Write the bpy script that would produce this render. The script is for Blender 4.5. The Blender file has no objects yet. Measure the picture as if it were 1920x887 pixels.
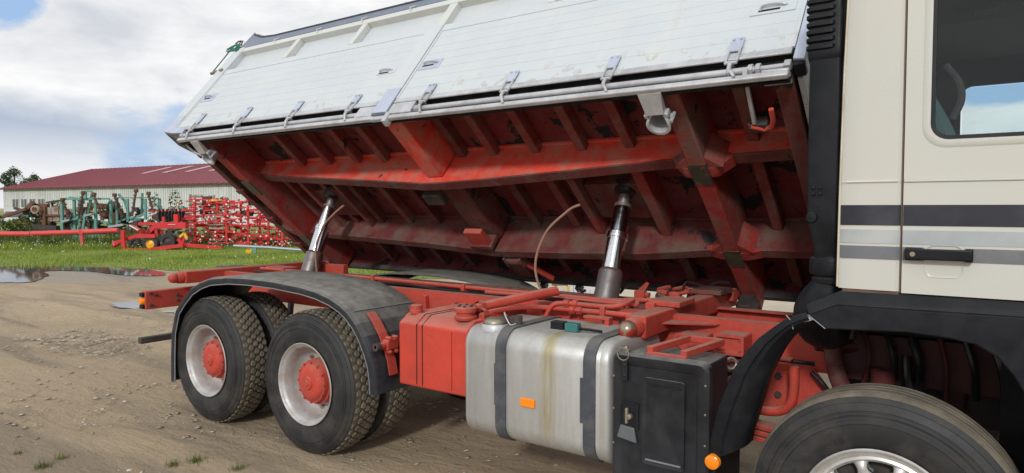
import bpy, math, random
import numpy as np
from mathutils import Vector, Matrix
S = bpy.context.scene
C = S.collection
R = math.radians
random.seed(7)

# ------------------------------------------------------------------ camera
cd = bpy.data.cameras.new("camera"); cam = bpy.data.objects.new("camera", cd); C.objects.link(cam)
cd.sensor_fit = 'HORIZONTAL'; cd.sensor_width = 36.0; cd.lens = 36.0 * 1273.1 / 1920.0
cd.clip_start = 0.05; cd.clip_end = 4000
yaw, pit, rol = 0.6229, 0.0421, 0.0003
fw = Vector((-math.sin(yaw) * math.cos(pit), math.cos(yaw) * math.cos(pit), -math.sin(pit)))
rt = Vector((math.cos(yaw), math.sin(yaw), 0)); up = rt.cross(fw)
m = Matrix((rt, up, -fw)).transposed().to_4x4(); m.translation = Vector((4.179, -4.3625, 1.838))
cam.matrix_world = m
S.camera = cam

# ------------------------------------------------------------------ light
SUN_EL, SUN_AZ = R(27), R(163)          # azimuth clockwise from +y
S.view_settings.view_transform = 'Standard'; S.view_settings.look = 'None'
S.view_settings.exposure = 0.0; S.view_settings.gamma = 1.0
sd = bpy.data.lights.new("sun", 'SUN'); sd.energy = 1.9; sd.angle = R(6); sd.color = (1.0, 0.985, 0.955)
so = bpy.data.objects.new("sun", sd); C.objects.link(so)
sdir = Vector((math.sin(SUN_AZ) * math.cos(SUN_EL), math.cos(SUN_AZ) * math.cos(SUN_EL), math.sin(SUN_EL)))
so.rotation_euler = sdir.to_track_quat('Z', 'Y').to_euler(); so.location = sdir * 30

def N(nt, typ, **kw):
    n = nt.nodes.new(typ)
    for k, v in kw.items():
        if k.startswith('_'):
            setattr(n, k[1:], v)
        else:
            n.inputs[k.replace('__', ' ')].default_value = v
    return n
def math_(nt, op, a, b=None, clamp=False):
    n = nt.nodes.new('ShaderNodeMath'); n.operation = op; n.use_clamp = clamp
    for i, v in enumerate((a, b)):
        if v is None: continue
        if isinstance(v, (int, float)): n.inputs[i].default_value = v
        else: nt.links.new(v, n.inputs[i])
    return n.outputs[0]
def mix_(nt, fac, a, b, mode='MIX'):
    n = nt.nodes.new('ShaderNodeMix'); n.data_type = 'RGBA'; n.blend_type = mode
    for idx, v in ((0, fac), (6, a), (7, b)):
        if isinstance(v, (int, float)): n.inputs[idx].default_value = v
        elif isinstance(v, tuple): n.inputs[idx].default_value = v if len(v) == 4 else (*v, 1)
        else: nt.links.new(v, n.inputs[idx])
    return n.outputs[2]
def ramp_(nt, x, lo, hi):
    n = nt.nodes.new('ShaderNodeMapRange'); n.clamp = True
    n.inputs[1].default_value = lo; n.inputs[2].default_value = hi
    nt.links.new(x, n.inputs[0]); return n.outputs[0]
def noise_(nt, vec, scale, detail=4, rough=.55, dist=0., off=None):
    n = nt.nodes.new('ShaderNodeTexNoise'); n.inputs['Scale'].default_value = scale
    n.inputs['Detail'].default_value = detail; n.inputs['Roughness'].default_value = rough
    n.inputs['Distortion'].default_value = dist
    if off:
        mp = nt.nodes.new('ShaderNodeMapping'); mp.inputs['Location'].default_value = off
        nt.links.new(vec, mp.inputs[0]); vec = mp.outputs[0]
    nt.links.new(vec, n.inputs['Vector']); return n.outputs[0]

W = bpy.data.worlds.new("World"); S.world = W; W.use_nodes = True
nt = W.node_tree; nt.nodes.clear()
tc = nt.nodes.new('ShaderNodeTexCoord'); dirv = tc.outputs['Generated']
sky = nt.nodes.new('ShaderNodeTexSky'); sky.sky_type = 'NISHITA'; sky.sun_disc = False
sky.sun_elevation = SUN_EL; sky.sun_rotation = SUN_AZ
sky.air_density = 1.3; sky.dust_density = 1.2; sky.ozone_density = 2.0
skyc = mix_(nt, 1.0, sky.outputs[0], (.1, .1, .1), 'MULTIPLY')
skyc = mix_(nt, .75, skyc, (.40, .60, .94))
mp = nt.nodes.new('ShaderNodeMapping'); mp.inputs['Scale'].default_value = (1, 1, 2.6); nt.links.new(dirv, mp.inputs[0])
cv = mp.outputs[0]
n1 = noise_(nt, cv, 2.3, 9, .56, .25, (3.1, 1.7, 0.42))
n2 = noise_(nt, cv, 5.5, 8, .6, .3, (8.2, 2.4, 5.5))
# broad weather: clear patches in given directions of the sky
def patch(d, c0, c1):
    dv = nt.nodes.new('ShaderNodeVectorMath'); dv.operation = 'DOT_PRODUCT'
    nt.links.new(dirv, dv.inputs[0]); dv.inputs[1].default_value = Vector(d).normalized()
    return ramp_(nt, dv.outputs['Value'], c0, c1)
cover = math_(nt, 'ADD', math_(nt, 'MULTIPLY', n1, .75), math_(nt, 'MULTIPLY', n2, .25))
for d, c0, c1, wgt in (((-.93, .29, .25), .9978, .9998, -.20), ((-.889, .46, .085), .9955, .9998, -.20), ((-.925, .37, .080), .9960, .9998, -.14), ((-.92, .37, .16), .985, .999, .10),
                       ((0.0, .98, .185), .9970, .9996, -.26)):
    cover = math_(nt, 'ADD', cover, math_(nt, 'MULTIPLY', patch(d, c0, c1), wgt))
mask = ramp_(nt, cover, .385, .455)
shade = ramp_(nt, math_(nt, 'ADD', math_(nt, 'MULTIPLY', n2, .6), math_(nt, 'MULTIPLY', n1, .4)), .38, .58)
cl = mix_(nt, shade, (.66, .69, .74), (.98, .98, .98))
# flat cloud base: slate band low in the west
band = math_(nt, 'MULTIPLY', patch((-.93, .36, .115), .975, .997), .85)
sep = nt.nodes.new('ShaderNodeSeparateXYZ'); nt.links.new(dirv, sep.inputs[0])
bz = math_(nt, 'SUBTRACT', 1.0, math_(nt, 'MULTIPLY', math_(nt, 'ABSOLUTE', math_(nt, 'SUBTRACT', math_(nt, 'ADD', sep.outputs[2], math_(nt, 'MULTIPLY', n2, .06)), .128)), 19), True)
cl = mix_(nt, math_(nt, 'MULTIPLY', band, bz, True), cl, (.42, .50, .64))
out = mix_(nt, mask, skyc, cl)
hz = ramp_(nt, sep.outputs[2], .10, -.01)
out = mix_(nt, math_(nt, 'MULTIPLY', hz, .35), out, (.72, .77, .84))
low = ramp_(nt, sep.outputs[2], -.02, -.12)
out = mix_(nt, low, out, (.20, .19, .16))
bg = nt.nodes.new('ShaderNodeBackground'); bg.inputs[1].default_value = 1.0; nt.links.new(out, bg.inputs[0])
wo = nt.nodes.new('ShaderNodeOutputWorld'); nt.links.new(bg.outputs[0], wo.inputs[0])

# ------------------------------------------------------------------ materials
def mat(name, col, rough=.5, metal=0., var=.12, vscale=2.5, dirt=None, chips=None, dust=None, bump=None, streak=None, rvar=.12, spec=.5, stretch=None, edge=None, grit=.0):
    """col base; dirt (col, amount, scale); chips (col, threshold, scale); dust (col, amount) settled on upward faces; streak (col, amount, scale) runs down"""
    ma = bpy.data.materials.new(name); ma.use_nodes = True; t = ma.node_tree
    b = t.nodes['Principled BSDF']; b.inputs['Metallic'].default_value = metal; b.inputs['Specular IOR Level'].default_value = spec
    co = t.nodes.new('ShaderNodeTexCoord').outputs['Object']
    if stretch:
        mq = t.nodes.new('ShaderNodeMapping'); mq.inputs['Scale'].default_value = stretch; t.links.new(co, mq.inputs[0]); co2 = mq.outputs[0]
    else: co2 = co
    v = noise_(t, co2, vscale, 6, .6)
    k = ramp_(t, v, .25, .75)
    c = mix_(t, k, tuple(max(0, x * (1 - var)) for x in col), tuple(min(1, x * (1 + var)) for x in col))
    rr = math_(t, 'ADD', math_(t, 'MULTIPLY', k, rvar), rough - rvar / 2)
    met = None
    if grit:
        g1 = noise_(t, co, 55, 6, .75); g2 = noise_(t, co, 13, 8, .75, .3, (3, 3, 8))
        gg = ramp_(t, math_(t, 'ADD', math_(t, 'MULTIPLY', g1, .45), math_(t, 'MULTIPLY', g2, .55)), .36, .62)
        c = mix_(t, math_(t, 'MULTIPLY', gg, grit), c, tuple(x * .42 for x in col))
        rr = math_(t, 'ADD', rr, math_(t, 'MULTIPLY', gg, grit * .3))
    if streak:
        ms = t.nodes.new('ShaderNodeMapping'); ms.inputs['Scale'].default_value = (1, 1, .06); t.links.new(co, ms.inputs[0])
        f = ramp_(t, noise_(t, ms.outputs[0], streak[2], 5, .6, 0, (4, 4, 1)), .5, .78)
        c = mix_(t, math_(t, 'MULTIPLY', f, streak[1]), c, streak[0])
    if dirt:
        f = ramp_(t, noise_(t, co, dirt[2], 8, .68, .2, (1.3, 5.2, 7.7)), .44, .64)
        f = math_(t, 'MULTIPLY', f, dirt[1])
        c = mix_(t, f, c, dirt[0]); rr = math_(t, 'ADD', rr, math_(t, 'MULTIPLY', f, .25))
    if chips:
        f = ramp_(t, noise_(t, co, chips[2], 9, .62, .4, (7.3, 2.2, 4.4)), chips[1], chips[1] + .025)
        c = mix_(t, f, c, chips[0]); rr = math_(t, 'ADD', rr, math_(t, 'MULTIPLY', f, .2))
    if dust:
        ge = t.nodes.new('ShaderNodeNewGeometry'); sp = t.nodes.new('ShaderNodeSeparateXYZ'); t.links.new(ge.outputs['True Normal'], sp.inputs[0])
        f = ramp_(t, sp.outputs[2], .45, .95)
        f = math_(t, 'MULTIPLY', f, ramp_(t, noise_(t, co, 11, 9, .75), .12, .60))
        f = math_(t, 'MULTIPLY', f, dust[1], True)
        c = mix_(t, f, c, dust[0]); rr = math_(t, 'ADD', rr, math_(t, 'MULTIPLY', f, .4))
        if metal: met = math_(t, 'MULTIPLY', math_(t, 'SUBTRACT', 1.0, f), metal)
    if edge:
        bv = t.nodes.new('ShaderNodeBevel'); bv.samples = 3; bv.inputs['Radius'].default_value = edge[2]
        ge2 = t.nodes.new('ShaderNodeNewGeometry'); dt = t.nodes.new('ShaderNodeVectorMath'); dt.operation = 'DOT_PRODUCT'
        t.links.new(bv.outputs[0], dt.inputs[0]); t.links.new(ge2.outputs['Normal'], dt.inputs[1])
        f = ramp_(t, math_(t, 'SUBTRACT', 1.0, dt.outputs['Value']), .01, .12)
        f = math_(t, 'MULTIPLY', f, ramp_(t, noise_(t, co, 18, 6, .7, 0, (9, 1, 2)), .42, .60)); f = math_(t, 'MULTIPLY', f, edge[1])
        c = mix_(t, f, c, edge[0])
    t.links.new(c, b.inputs['Base Color'])
    t.links.new(math_(t, 'MINIMUM', rr, 1.0), b.inputs['Roughness'])
    if met is not None: t.links.new(met, b.inputs['Metallic'])
    if bump:
        bn = t.nodes.new('ShaderNodeBump'); bn.inputs['Strength'].default_value = bump[0]; bn.inputs['Distance'].default_value = bump[2] if len(bump) > 2 else .01
        t.links.new(noise_(t, co, bump[1], 6, .6), bn.inputs['Height']); t.links.new(bn.outputs[0], b.inputs['Normal'])
    return ma

DUST = (.30, .235, .165)
red = mat('red chassis paint', (.58, .060, .036), .54, 0, .14, 3, dirt=((.30, .075, .05), .45, 5), chips=((.10, .035, .025), .70, 9), dust=((.40, .25, .19), .75), bump=(.12, 14), edge=((.07, .04, .035), .8, .008), grit=.6)
redtank = mat('red tank paint', (.60, .056, .032), .47, 0, .10, 2, dirt=((.33, .04, .025), .5, 4), chips=((.07, .03, .02), .72, 12), dust=((.44, .28, .22), .65), bump=(.15, 7), edge=((.09, .045, .04), .7, .008), grit=.22)
bedred = mat('shaded tipper red paint', (.165, .016, .021), .6, 0, .35, 1.6, dirt=((.15, .060, .055), .60, 5.5), chips=((.012, .012, .015), .553, 4.2), bump=(.3, 22), grit=.55)  # maroon base darkened to paint in the shade under the bed
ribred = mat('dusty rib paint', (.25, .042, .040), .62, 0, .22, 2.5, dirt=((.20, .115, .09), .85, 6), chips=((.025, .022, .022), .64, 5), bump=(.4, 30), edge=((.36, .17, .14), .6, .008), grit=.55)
beamred = mat('lit beam paint', (.80, .075, .045), .55, 0, .18, 2.5, dirt=((.46, .20, .15), .8, 5), chips=((.05, .032, .032), .645, 4), bump=(.4, 34), edge=((.10, .06, .05), .8, .010), grit=.38)  # red brightened to paint the light falling on the near beam
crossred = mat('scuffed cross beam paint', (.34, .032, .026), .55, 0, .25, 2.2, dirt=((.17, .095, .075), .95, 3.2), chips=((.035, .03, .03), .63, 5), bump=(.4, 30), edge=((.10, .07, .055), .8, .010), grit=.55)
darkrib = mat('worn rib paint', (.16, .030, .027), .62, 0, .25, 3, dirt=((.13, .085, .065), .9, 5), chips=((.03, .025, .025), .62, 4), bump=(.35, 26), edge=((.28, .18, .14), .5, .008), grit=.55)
boardw = mat('white board paint', (.53, .57, .592), .42, 0, .035, 1.6, dirt=((.60, .61, .58), .35, 3), chips=((.42, .37, .30), .735, 13), streak=((.62, .60, .54), .3, 9), bump=(.06, 9), grit=.05)
framew = mat('white frame paint', (.60, .61, .59), .45, 0, .05, 2, dirt=((.58, .56, .48), .4, 5), chips=((.30, .20, .13), .76, 10), grit=.10)
t = boardw.node_tree; b = t.nodes['Principled BSDF']; co = [n_ for n_ in t.nodes if n_.type == 'TEX_COORD'][0].outputs['Object']
sp4 = t.nodes.new('ShaderNodeSeparateXYZ'); t.links.new(co, sp4.inputs[0])
pe = math_(t, 'MULTIPLY', ramp_(t, noise_(t, co, 9, 9, .65, .4, (2, 7, 1)), .565, .59), ramp_(t, sp4.outputs[2], .42, .24))
rs = t.nodes.new('ShaderNodeMapping'); rs.inputs['Scale'].default_value = (9, 1, .7); t.links.new(co, rs.inputs[0])
ru = math_(t, 'MULTIPLY', ramp_(t, noise_(t, rs.outputs[0], 1.0, 6, .7, 0, (1, 1, 6)), .58, .74), .35)
old = b.inputs['Base Color'].links[0].from_socket
c_new = mix_(t, ru, old, (.47, .44, .37)); c_new = mix_(t, math_(t, 'MULTIPLY', pe, .6), c_new, (.40, .365, .30))
t.links.new(c_new, b.inputs['Base Color'])
silver = mat('silver paint', (.56, .57, .59), .40, .25, .12, 5, dirt=((.22, .20, .19), .4, 6), chips=((.16, .09, .06), .76, 12), bump=(.15, 30), edge=((.2, .17, .15), .6, .005), grit=.25)
silverblue = mat('silver blue paint', (.50, .55, .66), .38, .35, .08, 4, dirt=((.36, .38, .42), .4, 5), chips=((.3, .27, .24), .74, 14))
recess = mat('dark gap and recess shade', (.012, .012, .015), .7, 0, .2, 4, dirt=((.05, .045, .04), .4, 7), spec=.2)  # near-black colour paints the shade below the board lip; also dark gaps
shaded_grease = mat('greasy front rail', (.075, .012, .010), .6, 0, .3, 4, dirt=((.035, .03, .027), .7, 4))  # greasy red, darkened further to paint in the wheel arch shade
cream = mat('cream cab paint', (.555, .552, .508), .28, 0, .03, 1.2, dirt=((.57, .53, .42), .30, 1.8), chips=((.16, .11, .08), .765, 22), bump=(.05, 1.6, .02), rvar=.06)
creamedge = mat('cream edge', (.66, .60, .46), .35, 0, .05, 2, dirt=((.35, .27, .17), .5, 6))
stripeblack = mat('black stripe', (.018, .02, .03), .35, 0, .1, 3, chips=((.6, .6, .56), .80, 14), dirt=((.06, .06, .065), .3, 4))
stripelight = mat('light grey stripe', (.36, .39, .40), .35, 0, .06, 3, dirt=((.52, .52, .48), .4, 4))
stripedark = mat('dark grey stripe', (.145, .152, .165), .38, 0, .06, 3, dirt=((.24, .24, .24), .4, 5))
plastic = mat('black plastic', (.0075, .0088, .012), .42, 0, .2, 4, dirt=((.024, .025, .028), .5, 5), chips=((.30, .30, .30), .775, 24), dust=((.13, .12, .105), .35), bump=(.10, 60, .003), spec=.22, grit=.25)
boxplastic = mat('box plastic', (.0075, .009, .0135), .45, 0, .2, 3, dirt=((.030, .032, .037), .55, 4), chips=((.35, .35, .34), .765, 22), dust=((.27, .26, .24), .85), bump=(.10, 50, .003), grit=.2)
fenderm = mat('mudguard plastic', (.016, .020, .029), .34, 0, .12, 4, dirt=((.07, .068, .062), .35, 9), chips=((.3, .3, .3), .79, 20), dust=((.30, .285, .25), .85), bump=(.06, 30, .004), grit=.25)
rubber = mat('tyre rubber', (.017, .0175, .019), .55, 0, .2, 5, dirt=((.062, .055, .045), .6, 6), bump=(.2, 40, .003), grit=.3)
treaddust = mat('dusty tread', (.235, .20, .15), .85, 0, .3, 9, dirt=((.08, .072, .06), .6, 7), bump=(.5, 50, .004), grit=.4)
groovedust = mat('packed tread dirt', (.085, .072, .052), .9, 0, .4, 10)
scuff = mat('pale scuff', (.30, .31, .32), .5)
rimm = mat('silver rim', (.50, .50, .495), .46, .30, .10, 4, dirt=((.33, .25, .19), .65, 6), chips=((.42, .12, .08), .72, 6), bump=(.06, 20), grit=.22)
frontrim = mat('polished rim', (.66, .66, .65), .34, .55, .08, 5, dirt=((.30, .26, .21), .5, 7))
alu0 = mat('aluminium tank', (.54, .54, .525), .44, .55, .12, 3, stretch=(9, 9, .6), dirt=((.40, .39, .355), .6, 3.5), dust=((.42, .39, .33), .35), bump=(.10, 6, .006), chips=((.8, .8, .8), .76, 26), rvar=.2, grit=.18)
t = alu0.node_tree; b = t.nodes['Principled BSDF']; co = [n_ for n_ in t.nodes if n_.type == 'TEX_COORD'][0].outputs['Object']
sp3 = t.nodes.new('ShaderNodeSeparateXYZ'); t.links.new(co, sp3.inputs[0])
m9 = t.nodes.new('ShaderNodeMapping'); m9.inputs['Scale'].default_value = (16, 4, 1.2); t.links.new(co, m9.inputs[0]); n9 = noise_(t, m9.outputs[0], 1.6, 7, .65)
xx = math_(t, 'ADD', sp3.outputs[0], math_(t, 'MULTIPLY', math_(t, 'SUBTRACT', n9, .5), .10))
st = math_(t, 'MULTIPLY', ramp_(t, math_(t, 'ABSOLUTE', math_(t, 'SUBTRACT', xx, 2.155)), .065, .015), ramp_(t, math_(t, 'ADD', sp3.outputs[2], math_(t, 'MULTIPLY', n9, .25)), .62, .80))
st = math_(t, 'MULTIPLY', st, ramp_(t, n9, .30, .55))
old = b.inputs['Base Color'].links[0].from_socket
t.links.new(mix_(t, math_(t, 'MULTIPLY', st, .75), old, (.36, .29, .10)), b.inputs['Base Color']); alu = alu0
strapm = mat('rubber strap', (.050, .056, .068), .55, 0, .15, 5, dirt=((.15, .145, .135), .5, 7), dust=((.25, .23, .2), .5))
chrome = mat('chrome rod', (.75, .76, .78), .13, 1.0, .05, 4, stretch=(1, 1, 8), dirt=((.35, .33, .32), .3, 6), rvar=.08)
reflchrome = mat('reflection darkened chrome', (.30, .31, .34), .14, 1.0, .15, 4, stretch=(1, 1, 8), rvar=.08)  # chrome base darkened to paint the dark reflection on the front stage
oily = mat('oily steel', (.26, .245, .24), .34, .65, .25, 6, dirt=((.22, .07, .05), .75, 5), chips=((.32, .30, .28), .66, 8), rvar=.2, grit=.5)
blacksteel = mat('black oily steel', (.025, .024, .026), .3, .3, .2, 6)
rust = mat('rust', (.17, .075, .04), .85, 0, .35, 3, dirt=((.07, .045, .035), .7, 4), bump=(.4, 20))
rustgrey = mat('weathered sheet', (.36, .30, .25), .75, 0, .2, 2, dirt=((.20, .085, .05), .85, 2.2))
darkiron = mat('dark iron', (.05, .045, .045), .65, .2, .3, 4, dirt=((.13, .09, .065), .5, 5))
teal = mat('teal frame paint', (.11, .31, .25), .5, 0, .15, 1.5, dirt=((.15, .20, .15), .4, 3), chips=((.16, .08, .05), .70, 5))
farmred = mat('implement red paint', (.62, .020, .022), .38, 0, .12, 1.5, dirt=((.30, .03, .03), .4, 3), dust=((.5, .16, .13), .3))
polered = mat('faded red pole paint', (.62, .06, .06), .45, 0, .1, 1.5)
yellow = mat('yellow paint', (.75, .42, .02), .4, 0, .1, 2)
orange = mat('orange reflector', (.95, .26, .01), .22, 0, .06, 30, bump=(.3, 220, .002))
orangelid = mat('orange lid', (.85, .32, .02), .4)
greypole = mat('galvanised pole', (.30, .36, .38), .45, .3, .1, 2)
tine = mat('bright tine steel', (.72, .68, .60), .4, .3, .2, 8)
barnwall = mat('barn cladding', (.60, .605, .60), .7, 0, .06, .25, streak=((.34, .33, .30), .6, .8), dirt=((.36, .35, .31), .3, .4))
barnroof = mat('barn roof sheet', (.235, .040, .055), .50, 0, .08, .15, dirt=((.29, .075, .085), .4, .3))
barnwin = mat('barn window glass', (.10, .10, .10), .25, 0, .4, .9)
skyl = mat('skylight sheet', (.50, .30, .32), .4)
tarpm = mat('grey tarpaulin', (.15, .18, .235), .5, 0, .12, 2.5, dirt=((.24, .26, .30), .5, 3), bump=(.3, 5, .03))
tarpedge = mat('tarpaulin edge', (.035, .036, .045), .6)
tarproll = mat('tarp roll', (.36, .36, .37), .6, 0, .12, 4)
ropeg = mat('green rope', (.02, .16, .11), .8)
cablem = mat('worn cable', (.30, .17, .12), .7, 0, .2, 12)
brass = mat('dull zinc', (.32, .29, .22), .45, .6, .2, 10)
tealplug = mat('teal plug', (.035, .15, .15), .45)
interior = mat('cab lining', (.006, .0065, .009), .85, 0, .3, 30, bump=(.3, 150, .002))
intgrey = mat('cab grey trim', (.05, .06, .075), .6)
curtainm = mat('teal curtain', (.055, .12, .125), .9, 0, .2, 8, bump=(.4, 40, .006))
beltm = mat('belt', (.035, .032, .032), .8)
bark = mat('bark', (.10, .075, .05), .9, 0, .3, 3)
whitecrate = mat('white crate plastic', (.66, .67, .66), .5, 0, .06, 3, dirt=((.45, .42, .36), .4, 5))
wood = mat('worn wood block', (.11, .085, .065), .8, 0, .3, 6)
def leafmat(name, a, b_, tr=.15):
    ma = bpy.data.materials.new(name); ma.use_nodes = True; t = ma.node_tree; b = t.nodes['Principled BSDF']
    ge = t.nodes.new('ShaderNodeNewGeometry')
    c = mix_(t, ge.outputs['Random Per Island'], a, b_)
    co = t.nodes.new('ShaderNodeTexCoord').outputs['Object']
    c = mix_(t, math_(t, 'MULTIPLY', ramp_(t, noise_(t, co, .45, 5, .6), .42, .62), .55), c, tuple(x * .5 for x in a))
    t.links.new(c, b.inputs['Base Color'])
    b.inputs['Roughness'].default_value = .6; b.inputs['Specular IOR Level'].default_value = .25
    return ma
grassm = leafmat('grass blades', (.14, .225, .020), (.33, .385, .06))
leafdark = leafmat('dark leaves', (.05, .085, .035), (.11, .15, .06))
leafmid = leafmat('mid leaves', (.06, .11, .02), (.16, .19, .05))
leafdry = leafmat('dry weeds', (.13, .15, .04), (.26, .24, .10))
petal = leafmat('white petals', (.75, .75, .70), (.85, .85, .82))
stonem = leafmat('stones', (.30, .25, .185), (.58, .53, .44))
gl = bpy.data.materials.new('window glass'); gl.use_nodes = True; t = gl.node_tree; t.nodes.clear()
o_ = t.nodes.new('ShaderNodeOutputMaterial'); tr = t.nodes.new('ShaderNodeBsdfTransparent'); tr.inputs[0].default_value = (.90, .94, .94, 1)
gs = t.nodes.new('ShaderNodeBsdfGlossy'); gs.inputs['Roughness'].default_value = .03
fr = t.nodes.new('ShaderNodeFresnel'); fr.inputs[0].default_value = 1.45; mx = t.nodes.new('ShaderNodeMixShader')
t.links.new(math_(t, 'MULTIPLY', fr.outputs[0], .8), mx.inputs[0]); t.links.new(tr.outputs[0], mx.inputs[1]); t.links.new(gs.outputs[0], mx.inputs[2]); t.links.new(mx.outputs[0], o_.inputs[0])
glass = gl
wm = bpy.data.materials.new('puddle water'); wm.use_nodes = True; b = wm.node_tree.nodes['Principled BSDF']
b.inputs['Base Color'].default_value = (.10, .085, .065, 1); b.inputs['Roughness'].default_value = .045; b.inputs['IOR'].default_value = 1.33; b.inputs['Specular IOR Level'].default_value = .9
water = wm

gm = bpy.data.materials.new('yard dirt'); gm.use_nodes = True; t = gm.node_tree; b = t.nodes['Principled BSDF']
co = t.nodes.new('ShaderNodeTexCoord').outputs['Object']
big = ramp_(t, noise_(t, co, .22, 6, .6), .35, .65); mid = ramp_(t, noise_(t, co, 1.3, 7, .65, .3, (4, 1, 0)), .35, .68)
mst = t.nodes.new('ShaderNodeMapping'); mst.inputs['Scale'].default_value = (.55, 2.6, 1); mst.inputs['Rotation'].default_value = (0, 0, -.35); t.links.new(co, mst.inputs[0])
trk = ramp_(t, noise_(t, mst.outputs[0], 1.1, 6, .6, .2, (2, 9, 0)), .42, .68)
fine = ramp_(t, noise_(t, co, 28, 6, .75), .3, .7)
c = mix_(t, big, (.37, .275, .168), (.46, .352, .225))
c = mix_(t, math_(t, 'MULTIPLY', mid, .45), c, (.285, .22, .155))
c = mix_(t, math_(t, 'MULTIPLY', trk, .45), c, (.25, .19, .135))
c = mix_(t, math_(t, 'MULTIPLY', fine, .38), c, (.54, .44, .31))
sx = t.nodes.new('ShaderNodeSeparateXYZ'); t.links.new(co, sx.inputs[0])
# damp grey mud along the puddles, far yard sand paled in colour to look sunlit
wet = t.nodes.new('ShaderNodeVectorMath'); wet.operation = 'DISTANCE'
mw = t.nodes.new('ShaderNodeMapping'); mw.inputs['Rotation'].default_value = (0, 0, R(-24)); mw.inputs['Scale'].default_value = (.17, .55, 1); t.links.new(co, mw.inputs[0])
mwl = t.nodes.new('ShaderNodeVectorMath'); mwl.operation = 'DISTANCE'; t.links.new(mw.outputs[0], mwl.inputs[0])
v0 = Matrix.Rotation(R(-24), 3, 'Z') @ Vector((-17.6 * .17, 4.0 * .55, 0)); 
vv = Vector((-17.6 * .17, 4.0 * .55, 0)); vv.rotate(Matrix.Rotation(R(-24), 3, 'Z')); mwl.inputs[1].default_value = vv
wetf = ramp_(t, math_(t, 'ADD', mwl.outputs['Value'], math_(t, 'MULTIPLY', noise_(t, co, .6, 6, .6), .8)), 1.5, .9)
c = mix_(t, math_(t, 'MULTIPLY', wetf, .75), c, (.25, .22, .185))
md = t.nodes.new('ShaderNodeMapping'); md.inputs['Scale'].default_value = (.28, 1.6, 1); md.inputs['Rotation'].default_value = (0, 0, -.25); t.links.new(co, md.inputs[0])
damp = ramp_(t, noise_(t, md.outputs[0], .8, 5, .6, .3, (5, 3, 0)), .50, .60)
c = mix_(t, math_(t, 'MULTIPLY', damp, .55), c, (.19, .155, .118))
sand = math_(t, 'MULTIPLY', ramp_(t, math_(t, 'ADD', sx.outputs[1], math_(t, 'MULTIPLY', big, 2.0)), 5.0, 8.5), ramp_(t, sx.outputs[0], -8, -4))
c = mix_(t, sand, c, mix_(t, mid, (.60, .52, .40), (.50, .43, .33)))
t.links.new(c, b.inputs['Base Color'])
t.links.new(math_(t, 'SUBTRACT', .92, math_(t, 'MULTIPLY', wetf, .35)), b.inputs['Roughness']); b.inputs['Specular IOR Level'].default_value = .25
bn = t.nodes.new('ShaderNodeBump'); bn.inputs['Strength'].default_value = .9; bn.inputs['Distance'].default_value = .03
hh = math_(t, 'ADD', math_(t, 'MULTIPLY', noise_(t, co, 34, 8, .75), .5), math_(t, 'ADD', math_(t, 'MULTIPLY', noise_(t, co, 7, 8, .7), 1.0), math_(t, 'MULTIPLY', noise_(t, mst.outputs[0], 3.5, 6, .6), .9)))
t.links.new(hh, bn.inputs['Height']); t.links.new(bn.outputs[0], b.inputs['Normal'])
dirtm = gm
turfm = mat('turf soil', (.20, .25, .05), .95, 0, .3, .5, dirt=((.20, .19, .08), .6, 1.1), bump=(.6, 9, .05))

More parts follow.
